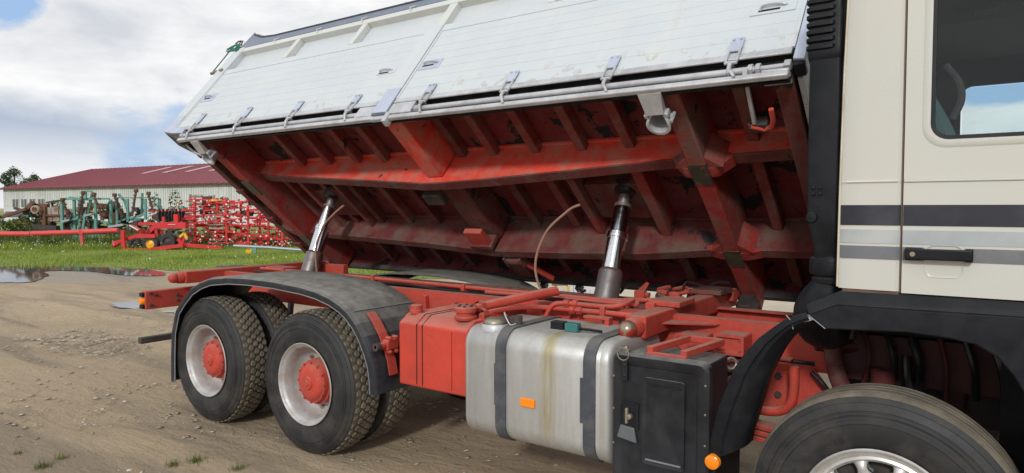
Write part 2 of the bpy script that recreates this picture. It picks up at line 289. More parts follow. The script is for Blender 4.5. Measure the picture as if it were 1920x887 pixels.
# ------------------------------------------------------------------ mesh builder
class M:
    def __init__(s): s.v = []; s.f = []
    def _add(s, vs, fs):
        n = len(s.v); s.v += [tuple(x) for x in vs]; s.f += [tuple(i + n for i in f) for f in fs]; return s
    def box(s, x0, x1, y0, y1, z0, z1):
        return s._add([(x0, y0, z0), (x1, y0, z0), (x1, y1, z0), (x0, y1, z0), (x0, y0, z1), (x1, y0, z1), (x1, y1, z1), (x0, y1, z1)],
                      [(0, 3, 2, 1), (4, 5, 6, 7), (0, 1, 5, 4), (1, 2, 6, 5), (2, 3, 7, 6), (3, 0, 4, 7)])
    def bar(s, p0, p1, w, h, upv=(0, 0, 1)):
        p0 = Vector(p0); p1 = Vector(p1); d = (p1 - p0).normalized(); u = Vector(upv)
        if abs(d.dot(u)) > .98: u = Vector((1, 0, 0)) if abs(d.x) < .9 else Vector((0, 1, 0))
        a = d.cross(u).normalized() * w / 2; b_ = a.cross(d).normalized() * h / 2
        vs = [p + q for p in (p0, p1) for q in (-a - b_, a - b_, a + b_, -a + b_)]
        return s._add(vs, [(0, 1, 2, 3), (7, 6, 5, 4), (0, 4, 5, 1), (1, 5, 6, 2), (2, 6, 7, 3), (3, 7, 4, 0)])
    def tube(s, pts, r, seg=8, caps=True):
        pts = [Vector(p) for p in pts]; n = len(pts); rs = r if isinstance(r, (list, tuple)) else [r] * n
        vs = []; ref = None
        for i, p in enumerate(pts):
            d = (pts[min(i + 1, n - 1)] - pts[max(i - 1, 0)]).normalized()
            if ref is None:
                ref = d.orthogonal().normalized()
            ref = (ref - d * ref.dot(d)).normalized(); bi = d.cross(ref)
            vs += [p + (ref * math.cos(2 * math.pi * k / seg) + bi * math.sin(2 * math.pi * k / seg)) * rs[i] for k in range(seg)]
        fs = [(i * seg + k, i * seg + (k + 1) % seg, (i + 1) * seg + (k + 1) % seg, (i + 1) * seg + k) for i in range(n - 1) for k in range(seg)]
        if caps: fs += [tuple(range(seg))[::-1], tuple((n - 1) * seg + k for k in range(seg))]
        return s._add(vs, fs)
    def lathe(s, prof, c, axis='y', seg=48, a0=0., a1=2 * math.pi):
        """prof list of (t along axis, radius)"""
        full = abs(a1 - a0 - 2 * math.pi) < 1e-6; cnt = seg if full else seg + 1; vs = []
        for tt, r in prof:
            for k in range(cnt):
                a = a0 + (a1 - a0) * k / seg; p, q = r * math.cos(a), r * math.sin(a)
                o = {'y': (p, tt, q), 'x': (tt, p, q), 'z': (p, q, tt)}[axis]
                vs.append((c[0] + o[0], c[1] + o[1], c[2] + o[2]))
        fs = []
        for i in range(len(prof) - 1):
            for k in range(seg):
                k2 = (k + 1) % cnt
                fs.append((i * cnt + k, i * cnt + k2, (i + 1) * cnt + k2, (i + 1) * cnt + k))
        return s._add(vs, fs)
    def prism(s, poly, axis, a0, a1):
        n = len(poly)
        def P(u, v, a): return {'y': (u, a, v), 'x': (a, u, v), 'z': (u, v, a)}[axis]
        vs = [P(u, v, a0) for u, v in poly] + [P(u, v, a1) for u, v in poly]
        return s._add(vs, [tuple(range(n)), tuple(range(2 * n - 1, n - 1, -1))] + [(i, (i + 1) % n + 0, (i + 1) % n + n, i + n) for i in range(n)])
    def loft(s, loops, cap=True, closed=True):
        n = len(loops[0]); vs = [p for l in loops for p in l]; fs = []
        for i in range(len(loops) - 1):
            for k in range(n if closed else n - 1):
                k2 = (k + 1) % n; fs.append((i * n + k, i * n + k2, (i + 1) * n + k2, (i + 1) * n + k))
        if cap and closed: fs += [tuple(range(n))[::-1], tuple((len(loops) - 1) * n + k for k in range(n))]
        return s._add(vs, fs)
    def build(s, name, ma, parent=None, bevel=0., smooth=True, ang=40, segs=2, kind=None, label=None):
        me = bpy.data.meshes.new(name); me.from_pydata(s.v, [], s.f); me.materials.append(ma)
        o = bpy.data.objects.new(name, me); C.objects.link(o)
        import bmesh
        bm = bmesh.new(); bm.from_mesh(me); bmesh.ops.recalc_face_normals(bm, faces=bm.faces); bm.to_mesh(me); bm.free()
        if smooth:
            me.shade_smooth(); me.set_sharp_from_angle(angle=R(ang))
        if bevel:
            bv = o.modifiers.new('bevel', 'BEVEL'); bv.width = bevel; bv.segments = segs; bv.limit_method = 'ANGLE'; bv.angle_limit = R(35); bv.harden_normals = False
        if parent: o.parent = parent
        if kind: o['kind'] = kind
        if label: o['label'] = label
        return o
def empty(name, loc=(0, 0, 0), rz=0., label=None, cat=None, group=None, parent=None):
    o = bpy.data.objects.new(name, None); C.objects.link(o); o.location = loc; o.rotation_euler = (0, 0, rz); o.empty_display_size = .2
    if label: o['label'] = label
    if cat: o['category'] = cat
    if group: o['group'] = group
    if parent: o.parent = parent
    return o
def tag(o, label, cat, group=None):
    o['label'] = label; o['category'] = cat
    if group: o['group'] = group
    return o
def copy_tree(o, parent=None):
    c = o.copy(); C.objects.link(c); c.parent = parent
    for ch in list(o.children): copy_tree(ch, c)
    return c
def arc(c, r, a0, a1, n, plane='xz', k=0.):
    out = []
    for i in range(n + 1):
        a = R(a0 + (a1 - a0) * i / n); p, q = c[0] + r * math.cos(a), c[1] + r * math.sin(a)
        out.append({'xz': (p, k, q), 'xy': (p, q, k), 'yz': (k, p, q)}[plane])
    return out
def smoothpath(pts, sub=5):
    """Catmull-Rom through pts"""
    P = [Vector(p) for p in pts]; P = [P[0] * 2 - P[1]] + P + [P[-1] * 2 - P[-2]]; out = []
    for i in range(1, len(P) - 2):
        for k in range(sub):
            u = k / sub; a, b_, c_, d = P[i - 1:i + 3]
            out.append(.5 * ((2 * b_) + (c_ - a) * u + (2 * a - 5 * b_ + 4 * c_ - d) * u * u + (3 * b_ - a - 3 * c_ + d) * u ** 3))
    out.append(P[-2]); return out
def rrect(x0, x1, z0, z1, r, n=6):
    out = []
    for cx, cz, a in ((x1 - r, z1 - r, 0), (x0 + r, z1 - r, 90), (x0 + r, z0 + r, 180), (x1 - r, z0 + r, 270)):
        for i in range(n + 1):
            t_ = R(a + 90 * i / n); out.append((cx + r * math.cos(t_), cz + r * math.sin(t_)))
    return out
def rect_like(x0, x1, z0, z1, n=6):
    """outer rectangle sampled with the same count and order as rrect"""
    out = []; k = n + 1
    cs = [(x1, z1), (x0, z1), (x0, z0), (x1, z0)]
    for i, (cx, cz) in enumerate(cs):
        px, pz = [(x1, (z0 + z1) / 2), ((x0 + x1) / 2, z1), (x0, (z0 + z1) / 2), ((x0 + x1) / 2, z0)][i]
        nx, nz = [((x0 + x1) / 2, z1), (x0, (z0 + z1) / 2), ((x0 + x1) / 2, z0), (x1, (z0 + z1) / 2)][i]
        h = n // 2
        for j in range(k):
            if j < h: u = j / h; out.append((px + (cx - px) * (.5 + .5 * u), pz + (cz - pz) * (.5 + .5 * u)))
            elif j == h: out.append((cx, cz))
            else: u = (j - h) / (n - h); out.append((cx + (nx - cx) * .5 * u, cz + (nz - cz) * .5 * u))
    return out
def holed_panel(mb, outer, inner, y0, y1, axis='y'):
    """outer/inner loops (x,z) of equal length -> thick panel with an opening"""
    P = lambda l, y: [(a, y, b_) for a, b_ in l]
    mb.loft([P(outer, y0), P(outer, y1), P(inner, y1), P(inner, y0), P(outer, y0)], cap=False)
    return mb

# ------------------------------------------------------------------ ground
def axis_pts(lo, hi, c0, c1, step):
    mids = list(np.arange(c0, c1 + 1e-6, step)); a = []; d = step; x = c0
    while x > lo: d *= 1.25; x -= d; a.append(x)
    b_ = []; d = step; x = c1
    while x < hi: d *= 1.25; x += d; b_.append(x)
    return np.array(a[::-1] + mids + b_)
gx = axis_pts(-2500, 1500, -9, 6, .11); gy = axis_pts(-1500, 2500, -4.5, 3.0, .11)
X, Y = np.meshgrid(gx, gy, indexing='ij')
rng = np.random.default_rng(3)
Z = np.zeros_like(X)
for k in range(26):
    f = rng.uniform(.5, 5.5); a = rng.uniform(0, 6.28); Z += (.010 / f ** .8) * np.sin(f * (X * np.cos(a) + Y * np.sin(a)) + rng.uniform(0, 6.28))
# wheel ruts
for (px, py, dx, dy, w, dep) in ((-6, -.75, 1, .22, .5, .045), (-4, -2.2, 1, .1, .35, .03), (-9, .5, 1, .3, .4, .03)):
    l = math.hypot(dx, dy); dist = ((X - px) * -dy + (Y - py) * dx) / l
    Z -= dep * np.exp(-(dist / w) ** 2) * np.exp(-(((X - px) * dx + (Y - py) * dy) / l / 2.2) ** 2)
fade = np.clip(1 - (np.hypot(X + 1, Y + 1) - 9) / 6, 0, 1); Z *= fade
mask_t = (X > -2.2) & (X < 5.5) & (np.abs(Y) < 1.5); Z = np.where(mask_t, Z * .4, Z)
nx_, ny_ = X.shape
idx = np.arange(nx_ * ny_).reshape(nx_, ny_)
q = np.stack([idx[:-1, :-1], idx[1:, :-1], idx[1:, 1:], idx[:-1, 1:]], -1).reshape(-1, 4)
me = bpy.data.meshes.new('ground'); me.from_pydata(np.stack([X, Y, Z], -1).reshape(-1, 3).tolist(), [], q.tolist()); me.materials.append(dirtm); me.shade_smooth()
g = bpy.data.objects.new('ground', me); C.objects.link(g); g['kind'] = 'structure'

def flat_poly(name, pts, z, ma, kind):
    me = bpy.data.meshes.new(name); me.from_pydata([(x, y, z) for x, y in pts], [], [tuple(range(len(pts)))]); me.materials.append(ma)
    o = bpy.data.objects.new(name, me); C.objects.link(o); o['kind'] = kind; return o
def wob(pts, amp, sub=6):
    P = smoothpath([(x, y, 0) for x, y in pts] + [(*pts[0], 0)], sub)[:-1]
    return [(p.x + random.uniform(-amp, amp), p.y + random.uniform(-amp, amp)) for p in P]
turf_edge = [(-60, -2.5), (-34, .3), (-21.6, 3.4), (-18.5, 4.9), (-15.8, 5.9), (-13.4, 6.2), (-10.6, 7.0), (-8.2, 8.2), (-6.4, 9.6), (-5.2, 12.5), (-4.5, 18)]
turf = [(p.x, p.y) for p in smoothpath([(x, y, 0) for x, y in turf_edge], 6)]
turf = [(x + random.uniform(-.12, .12), y + random.uniform(-.12, .12)) for x, y in turf] + [(-3, 40), (-8, 260), (-500, 260), (-500, -10)]
flat_poly('lawn', turf, .012, turfm, 'structure')
for pts in ([(-20.6, 2.75), (-18.0, 2.1), (-16.1, 1.75), (-15.2, 2.25), (-16.6, 3.1), (-18.2, 3.75), (-17.2, 4.35), (-15.8, 4.35), (-14.7, 4.5), (-14.2, 5.0), (-15.2, 5.5), (-17.2, 5.55), (-18.8, 5.05), (-20.3, 4.3), (-21.2, 3.6)],
            [(-9.75, 1.75), (-9.2, 1.55), (-8.2, 1.62), (-7.4, 1.75), (-7.2, 2.0), (-8.2, 2.05), (-9.2, 2.2)],
            [(-19.6, 1.6), (-17.8, 1.55), (-18.6, 2.0), (-20.4, 2.1)]):
    flat_poly('puddle', wob(pts, .06), .016, water, 'structure')

# blades, clover heads, stones, leaf clouds -> one mesh each
def quads_mesh(name, V, F, ma, kind=None, parent=None):
    me = bpy.data.meshes.new(name); V = np.asarray(V, float); F = np.asarray(F)
    me.vertices.add(len(V)); me.vertices.foreach_set('co', V.reshape(-1))
    k = F.shape[1]; me.loops.add(F.size); me.loops.foreach_set('vertex_index', F.reshape(-1).astype(np.int32))
    me.polygons.add(len(F)); me.polygons.foreach_set('loop_start', np.arange(0, F.size, k, dtype=np.int32))
    me.update(calc_edges=True); me.validate(); me.materials.append(ma)
    o = bpy.data.objects.new(name, me); C.objects.link(o)
    if kind: o['kind'] = kind
    if parent: o.parent = parent
    return o
def inside(px, py, poly):
    r = np.zeros(len(px), bool); n = len(poly)
    for i in range(n):
        x0, y0 = poly[i]; x1, y1 = poly[(i + 1) % n]
        cnd = ((y0 > py) != (y1 > py)) & (px < (x1 - x0) * (py - y0) / ((y1 - y0) + 1e-12) + x0); r ^= cnd
    return r
def blades(n, xs, ys, hts, wid, lean=.5):
    a = rng.uniform(0, 6.28, n); b_ = rng.uniform(0, 6.28, n)
    dx, dy = np.cos(a) * wid / 2, np.sin(a) * wid / 2; l = rng.uniform(.1, lean, n) * hts
    z0 = np.full(n, .0)
    v0 = np.stack([xs - dx, ys - dy, z0], -1); v1 = np.stack([xs + dx, ys + dy, z0], -1)
    v2 = np.stack([xs + np.cos(b_) * l, ys + np.sin(b_) * l, hts], -1)
    V = np.stack([v0, v1, v2], 1).reshape(-1, 3); F = np.arange(3 * n).reshape(-1, 3); return V, F
n = 210000
xs = rng.uniform(-40, -4, n); ys = rng.uniform(-1, 24, n)
k = inside(xs, ys, turf); xs, ys = xs[k], ys[k]
hpatch = .55 + .9 * (np.sin(xs * .9 + 1.3 * np.sin(ys * .7)) * np.sin(ys * 1.1 + xs * .4) * .5 + .5)
tall = np.exp(-((ys - (6.5 + .717 * (xs + 33))) / 1.1) ** 2) * np.clip((-21 - xs) / 5, .0, 1)      # the tall weedy strip by the implements
hts = rng.uniform(.04, .12, len(xs)) * hpatch * (1 + 3.2 * tall * rng.uniform(.2, 1, len(xs)))
V, F = blades(len(xs), xs, ys, hts, rng.uniform(.012, .03, len(xs)))
quads_mesh('grass', V, F, grassm, 'stuff')
n = 16000
u_ = rng.uniform(-40, -17, n); o_u = rng.uniform(.6, 4.5, n); ys = 7.1 + .717 * (u_ + 33) + o_u; xs = u_ - .5 * o_u
V, F = blades(n, xs, ys, rng.uniform(.25, .95, n) * (.6 + .4 * np.sin(xs * 2.1)), rng.uniform(.02, .06, n), .45)
quads_mesh('undergrowth', V, F, leafmid, 'stuff')
n = 2000
xs = rng.uniform(-36, -12, n); ys = rng.uniform(4, 17, n); w = 6.6 + .717 * (xs + 33)
k = inside(xs, ys, turf) & (rng.uniform(0, 1, n) < np.where(np.abs(ys - w) < 1.5, .75, .04)); xs, ys = xs[k], ys[k]; n = len(xs)
h = rng.uniform(.10, .36, n); r = rng.uniform(.010, .024, n)
V = np.stack([np.stack([xs + r * c_, ys + r * s_, h + dz], -1) for c_, s_, dz in ((1, 0, 0), (0, 1, .02), (-1, 0, .03), (0, -1, 0))], 1).reshape(-1, 3)
quads_mesh('daisies', V, np.arange(4 * n).reshape(-1, 4), petal, 'stuff')
# pebbles
def rocks(name, n, xr, yr, s0, s1, ma, power=2.5):
    base = np.array([(1, 0, 0), (-1, 0, 0), (0, 1, 0), (0, -1, 0), (0, 0, .8), (0, 0, -.3), (.75, .75, .2), (-.75, .75, .25), (.75, -.75, .25), (-.75, -.75, .2)])
    tri = np.array([(0, 6, 4), (6, 2, 4), (2, 7, 4), (7, 1, 4), (1, 9, 4), (9, 3, 4), (3, 8, 4), (8, 0, 4), (0, 5, 6), (6, 5, 2), (2, 5, 7), (7, 5, 1), (1, 5, 9), (9, 5, 3), (3, 5, 8), (8, 5, 0)])
    x = rng.uniform(*xr, n); y = rng.uniform(*yr, n); s = s0 + (s1 - s0) * rng.uniform(0, 1, n) ** power; a = rng.uniform(0, 6.28, n)
    Vs = base[None] * s[:, None, None] * rng.uniform(.55, 1.1, (n, 10, 3)) * np.array([1.25, .95, .42])
    ca, sa = np.cos(a)[:, None], np.sin(a)[:, None]
    out = np.stack([Vs[..., 0] * ca - Vs[..., 1] * sa + x[:, None], Vs[..., 0] * sa + Vs[..., 1] * ca + y[:, None], Vs[..., 2] - .12 * s[:, None]], -1).reshape(-1, 3)
    F = (tri[None] + 10 * np.arange(n)[:, None, None]).reshape(-1, 3); return quads_mesh(name, out, F, ma, 'stuff')
rocks('pebbles', 4200, (-9, 2.0), (-3.4, 1.2), .004, .030, stonem, 3.2)
rocks('rubble', 330, (-7.2, -4.9), (-.75, .25), .010, .042, stonem, 1.8)
rocks('gravel', 500, (-13, -1.5), (-.5, 2.6), .006, .028, stonem, 3.0)
def leaf_cloud(n, cen, rad, size, holes=.0):
    p = rng.normal(0, 1, (n, 3)); p /= np.linalg.norm(p, axis=1)[:, None]; p *= rng.uniform(.35, 1, (n, 1)) ** .5
    p = p * np.array(rad) + np.array(cen)
    a = rng.normal(0, 1, (n, 3)); a /= np.linalg.norm(a, axis=1)[:, None]; b_ = np.cross(a, rng.normal(0, 1, (n, 3))); b_ /= np.linalg.norm(b_, axis=1)[:, None]
    s = rng.uniform(.4, 1, (n, 1)) * size
    V = np.stack([p - a * s, p + b_ * s * .5, p + a * s, p - b_ * s * .5], 1).reshape(-1, 3); return V
def leafy(name, parent, clouds, ma):
    V = np.concatenate([leaf_cloud(*c_) for c_ in clouds]); return quads_mesh(name, V, np.arange(len(V)).reshape(-1, 4), ma, None, parent)

# weeds in the foreground dirt: thin blades
for i, (x, y, s, lab) in enumerate(((-1.26, -2.47, .8, 'bigger green weed tuft in the dirt near the corner'), (-1.32, -2.32, .75, 'yellowish weed tuft just behind the bigger green tuft'),
                                 (-.49, -1.77, .85, 'green weed tuft nearest the rear wheels on the bare dirt'), (-.56, -1.90, .7, 'small brownish weed tuft beside pale stones'),
                                 (-.10, -1.68, .7, 'weed tuft at the edge of the shade under the truck'), (-1.72, -2.46, .45, 'tiny dry weed sprig on the bare dirt'))):
    nb = int(150 * s); V, F = blades(nb, rng.normal(0, .033 * s, nb), rng.normal(0, .033 * s, nb), rng.uniform(.02, .105, nb) * s, rng.uniform(.003, .006, nb), .75)
    o = quads_mesh('weed_tuft', V, F, leafdry if i in (1, 3, 5) else leafmid); o.location = (x, y, 0); tag(o, lab, 'weed', 'weed tufts in the dirt')

# ================================================================== TRUCK
T = empty('tipper_truck', (0, 0, 0), 0, 'red and white three axle tipper truck with its bed raised sideways', 'truck')
PB, ZB, TH = .925, 1.163, .6955

# ---- wheels
def tyre_profile(w, tread_groove=False):
    side = [(.018, .292), (-.004, .335), (-.014, .38), (-.012, .415), (-.017, .418), (-.015, .432), (-.011, .436), (-.009, .446), (-.013, .448), (-.013, .452), (-.008, .454), (-.006, .463), (-.010, .465), (-.009, .468), (-.003, .470), (-.002, .475), (.010, .500), (.014, .502), (.026, .522), (.045, .532)]
    tread = []
    if tread_groove:
        y = .045
        for gx_ in (.075, .13, w - .13, w - .075):
            tread += [(gx_ - .006, .536), (gx_ - .004, .522), (gx_ + .004, .522), (gx_ + .006, .536)]
    return side + tread + [(w - t_, r_) for t_, r_ in side[::-1]]
def make_tyre(parent, y0, ma, w=.285, grooved=False, blocks=True, sgn=1):
    prof = [(y0 + sgn * t_, r_) for t_, r_ in tyre_profile(w, grooved)]
    ty = M().lathe(prof, (0, 0, 0), 'y', 96).build('tyre', ma, parent, ang=30)
    tm = M()
    if blocks:
        for row in range(5):
            yc = y0 + sgn * (.034 + (w - .068) * (row + .5) / 5)
            for k in range(54):
                a = 2 * math.pi * (k + .5 * (row % 2)) / 54; r0, r1 = .524, .546 - (.008 if row in (0, 4) else 0)
                ha = 2 * math.pi / 54 * .40; hw = .0195; c6 = []
                for (da, dy) in ((-1, 0), (-.55, -1), (.55, -1), (1, 0), (.55, 1), (-.55, 1)): c6.append((a + da * ha, yc + dy * hw))
                lo = [(math.cos(q_) * r0, y_, math.sin(q_) * r0) for q_, y_ in c6]; hi = [(math.cos(a + (q_ - a) * .86) * r1, yc + (y_ - yc) * .86, math.sin(a + (q_ - a) * .86) * r1) for q_, y_ in c6]
                n_ = len(tm.v); tm.v += lo + hi; tm.f += [tuple(n_ + 6 + j for j in range(6))] + [(n_ + j, n_ + (j + 1) % 6, n_ + 6 + (j + 1) % 6, n_ + 6 + j) for j in range(6)]
        tm.build('tread_blocks', treaddust, parent, smooth=False, kind='stuff')
        M().lathe([(y0 + sgn * .030, .528), (y0 + sgn * .046, .5345), (y0 + sgn * (w - .046), .5345), (y0 + sgn * (w - .030), .528)], (0, 0, 0), 'y', 96).build('tread_groove', groovedust, parent, ang=30)
    else:
        pr = [(y0 + sgn * t_, r_ + .0015) for t_, r_ in tyre_profile(w, grooved) if r_ >= .5215]
        M().lathe(pr, (0, 0, 0), 'y', 96).build('tread', treaddust, parent, ang=30)
    return ty
def rear_wheel(x, y0, sgn, outer=True, lab=None):
    w = empty('wheel', (x, 0, .525), parent=T)
    if lab: w['label'] = lab
    make_tyre(w, y0, rubber, sgn=sgn)
    s = sgn
    M().lathe([(y0 + s * q_, r_) for q_, r_ in ((.018, .288), (-.006, .298), (-.010, .306), (-.004, .310), (.004, .304), (.012, .285), (.03, .272), (.09, .262), (.13, .252), (.165, .225), (.18, .19), (.182, .10))], (0, 0, 0), 'y', 64).build('rim', rimm, w, ang=50)
    if outer:
        M().lathe([(y0 + s * q_, r_) for q_, r_ in ((.19, .175), (.10, .172), (.098, .158), (.062, .154), (.060, .140), (.048, .132), (.038, .118), (.034, .112), (.030, .085), (.030, .050), (.020, .046), (.018, .024), (.012, .020), (.012, .001))], (0, 0, 0), 'y', 32).build('hub', red, w, ang=28)
        bm_ = M()
        for k in range(12):
            a = 2 * math.pi * k / 12; cx, cz = .148 * math.cos(a), .148 * math.sin(a)
            bm_.lathe([(y0 + s * .05, .001), (y0 + s * .05, .010), (y0 + s * .075, .010)], (cx, 0, cz), 'y', 6)
        bm_.build('hub_bolts', red, w, kind='stuff')
        nm = M()
        for k in range(10):
            a = 2 * math.pi * (k + .5) / 10; cx, cz = .205 * math.cos(a), .205 * math.sin(a)
            nm.lathe([(y0 + s * .145, .001), (y0 + s * .145, .014), (y0 + s * .19, .015)], (cx, 0, cz), 'y', 6)
        nm.build('wheel_nuts', brass, w, kind='stuff')
    return w
w1 = rear_wheel(0, -1.195, 1, lab='outer front wheel of the rear tandem')
wi = rear_wheel(0, -.865, 1, False)
c_ = copy_tree(w1, T); c_.location.x = -1.335; c_['label'] = 'outer rearmost wheel'
c_ = copy_tree(wi, T); c_.location.x = -1.335
for x in (0, -1.335):
    for src in (w1, wi):
        c_ = copy_tree(src, T); c_.location.x = x; c_.rotation_euler = (0, 0, math.pi)
        if 'label' in c_: del c_['label']
for x in (0, -1.335):
    M().tube([(x, -.6, .52), (x, .6, .52)], .09, 12).lathe([(-.001, .02), (-.16, .2), (0, .27), (.16, .2)], (x, 0, .54), 'y', 20).build('rear_axle', red, T)
def front_wheel(x, y0, sgn):
    w = empty('wheel', (x, 0, .517), parent=T)
    make_tyre(w, y0, rubber, .30, True, False, sgn); s = sgn
    M().lathe([(y0 + s * q_, r_) for q_, r_ in ((.02, .286), (-.004, .296), (-.010, .305), (-.003, .311), (.006, .303), (.012, .286), (.016, .272))], (0, 0, 0), 'y', 72).build('rim', frontrim, w, ang=50)
    dm = M(); nh = 10
    dm.lathe([(y0 + s * q_, r_) for q_, r_ in ((.016, .274), (.010, .262), (.022, .250))], (0, 0, 0), 'y', 72)
    dm.lathe([(y0 + s * q_, r_) for q_, r_ in ((.022, .197), (.010, .185), (.000, .160), (-.01, .150), (-.012, .10), (-.06, .095), (-.065, .001))], (0, 0, 0), 'y', 60)
    for k in range(nh):
        a0 = 2 * math.pi * k / nh; loops = []
        for r_, da, dep in ((.252, .150, .021), (.238, .105, .014), (.222, .092, .010), (.208, .105, .012), (.195, .160, .020)):
            loops.append([(r_ * math.cos(a0 + da * u), y0 + s * (dep + .018 * abs(u) ** 3), r_ * math.sin(a0 + da * u)) for u in (-1, -.8, -.4, 0, .4, .8, 1)])
        dm.loft(loops, cap=False, closed=False)
        loops = [[(p[0], p[1] + s * .05, p[2]) if j in (0, 6) else p for j, p in enumerate(l)] for l in loops]
        for sidx in (0, 6): dm.loft([[l[sidx], ] + [(l[sidx][0], l[sidx][1] - s * .035, l[sidx][2])] for l in loops], cap=False, closed=False)
    dm.build('wheel_disc', frontrim, w, ang=45)
    M().lathe([(y0 + s * .10, .001), (y0 + s * .10, .262), (y0 + s * .30, .262)], (0, 0, 0), 'y', 40).build('brake_drum', darkiron, w)
    return w
fwh = front_wheel(3.795, -1.195, 1); fwh['label'] = 'front wheel with silver spoked disc and dusty tyre shoulder'
c_ = copy_tree(fwh, T); c_.rotation_euler = (0, 0, math.pi); del c_['label']
M().tube([(3.795, -.95, .5), (3.795, .95, .5)], .06, 10).build('front_axle', darkiron, T)

# ---- chassis
for s, top in ((-1, 1.186), (1, 1.135)):
    x0, x1 = -2.42, 3.46; y = s * .43; lo = top - .24
    M().prism([(0, lo), (s * -.075, lo), (s * -.075, lo + .010), (s * -.010, lo + .010), (s * -.010, top - .010), (s * -.075, top - .010), (s * -.075, top), (0, top)], 'x', x0, x1).build('chassis_rail', red, T, label='near red chassis rail' if s < 0 else None).location = (0, y, 0)
    M().box(3.46, 5.4, y - .04, y + .04, lo, top).build('chassis_rail', shaded_grease, T)  # front length takes the red with arch shade in its colour
for x in (-2.38, -1.95, -.68, .35, 1.35, 3.35):
    M().box(x - .04, x + .04, -.42, .42, .97, 1.10).build('cross_member', red, T, bevel=.006)
M().box(3.30, 3.40, -.41, .41, 1.03, 1.13).build('cross_member', darkrib, T, bevel=.01)
# transverse ball beams
def ball_beam(x, top, lo, half, hw, ma_ball):
    b_ = M().box(x - hw, x + hw, -half, half, lo, top).build('ball_beam', red, T, bevel=.012)
    zc = (top + lo) / 2
    for s in (-1, 1):
        M().lathe([(s * (half - .002), .062), (s * (half + .05), .058), (s * (half + .085), .036), (s * (half + .09), .034), (s * (half + .10), .04)], (x, 0, zc), 'y', 20).build('cone', red, b_)
        M().lathe([(s * .925 + .052 * math.sin(R(a)), max(.001, .052 * math.cos(R(a)))) for a in range(-90, 91, 15)], (x, 0, zc), 'y', 20).build('ball', ma_ball, b_)
    return b_
ballmat = mat('worn steel ball', (.30, .25, .18), .35, .6, .3, 14, chips=((.55, .05, .03), .50, 16))
fb = ball_beam(2.505, 1.225, 1.095, .83, .065, ballmat)
rb = ball_beam(-2.355, 1.215, 1.095, .84, .065, red)
M().prism([(2.565, -.60), (2.565, -.445), (2.86, -.435), (2.84, -.47)], 'z', 1.150, 1.158).build('gusset_plate', red, T)
for x, y in ((2.505, -.30), (2.515, .42)):
    M().box(x - .105, x + .105, y - .13, y + .13, 1.228, 1.262).build('support_pad', darkrib if y > 0 else red, T, bevel=.006)
M().box(2.40, 2.46, -.47, -.40, 1.19, 1.25).build('pad_bracket', red, T, bevel=.006)
M().box(-3.0, -2.3, -.10, -.02, 1.17, 1.185).box(-2.75, -2.45, -.12, .0, 1.186, 1.204).build('rear_pad', wood, T, bevel=.004)
M().box(-2.1, -1.75, -.08, .08, 1.19, 1.225).box(-1.7, -1.2, .20, .27, 1.10, 1.26).build('rear_rest', red, T, bevel=.006)
# rear lamp bar and underrun bar
lb = M().box(-2.50, -2.42, -1.17, 1.17, .865, 1.045).build('lamp_bar', red, T, bevel=.012)
M().lathe([(-1.205, .001), (-1.203, .026), (-1.19, .034), (-1.17, .036)], (-2.46, 0, .945), 'y', 20).build('marker_lamp', orange, lb)
for x, z in ((-2.46, 1.01), (-2.46, .895)):
    M().box(x - .028, x + .03, -1.195, -1.168, z - .02, z + .02).build('lamp_foot', plastic, lb, bevel=.005)
for y, z in ((-1.12, 1.02), (-1.12, .905), (-.86, .98), (-.86, .93), (-1.07, 1.0)):
    M().lathe([(-2.42, .016), (-2.405, .015), (-2.402, .001)], (0, y, z), 'x', 8).build('bolt', darkiron, lb)
M().box(-2.52, -2.46, -1.20, 1.1, .535, .595).build('underrun_bar', darkiron, T, bevel=.006)
for y in (-.5, .5): M().bar((-2.49, y, .58), (-2.44, y, .90), .05, .05).build('underrun_bracket', darkiron, T)

# ---- mudguards over the tandem
prof = [(-1.84, .286), (-1.835, .50), (-1.815, .731), (-1.735, .936), (-1.62, 1.045), (-1.484, 1.149), (-1.33, 1.215), (-1.175, 1.257), (-.92, 1.285), (-.648, 1.294), (-.3, 1.290), (.027, 1.271), (.2, 1.25), (.354, 1.215), (.47, 1.172), (.558, 1.121), (.64, 1.05), (.704, .968), (.76, .87), (.797, .781), (.815, .68), (.822, .585)]
def inward(pr, d):
    cx, cz = -.55, .45; out = []
    for i, (x, z) in enumerate(pr):
        a = Vector(pr[min(i + 1, len(pr) - 1)]) - Vector(pr[max(i - 1, 0)]); nrm = Vector((a.y, -a.x)).normalized(); out.append((x + nrm.x * d, z + nrm.y * d))
    return out
def mudguard(sgn, dz=0.0, lab=None):
    p1, p2, p3, p4 = prof, inward(prof, .018), inward(prof, .052), inward(prof, .066)
    Y0 = -1.25
    rows = [(p4, Y0 + .012), (p3, Y0), (p2, Y0 + .002), (inward(prof, .006), Y0 + .02), (p1, Y0 + .05), (p1, Y0 + .26), (p1, Y0 + .46), (p1, -.62), (inward(prof, .012), -.605), (inward(prof, .016), -.62), (inward(prof, .014), Y0 + .05), (p3, Y0 + .02), (p4, Y0 + .012)]
    o = M().loft([[(x, y, z + dz) for x, z in p_] for p_, y in rows], cap=False, closed=False).build('mudguard', fenderm, T, ang=50)
    M().tube([(x, Y0 + .012, z + dz) for x, z in p4], .005, 6).build('lip_edge', mat('worn lip', (.22, .23, .25), .5), o)
    o.scale = (1, -sgn * -1 if False else 1, 1)
    if lab: o['label'] = lab
    return o
mg = mudguard(1)
o = copy_tree(mg, T); o.scale = (1, -1, 1); o.location = (0, 0, -.12)
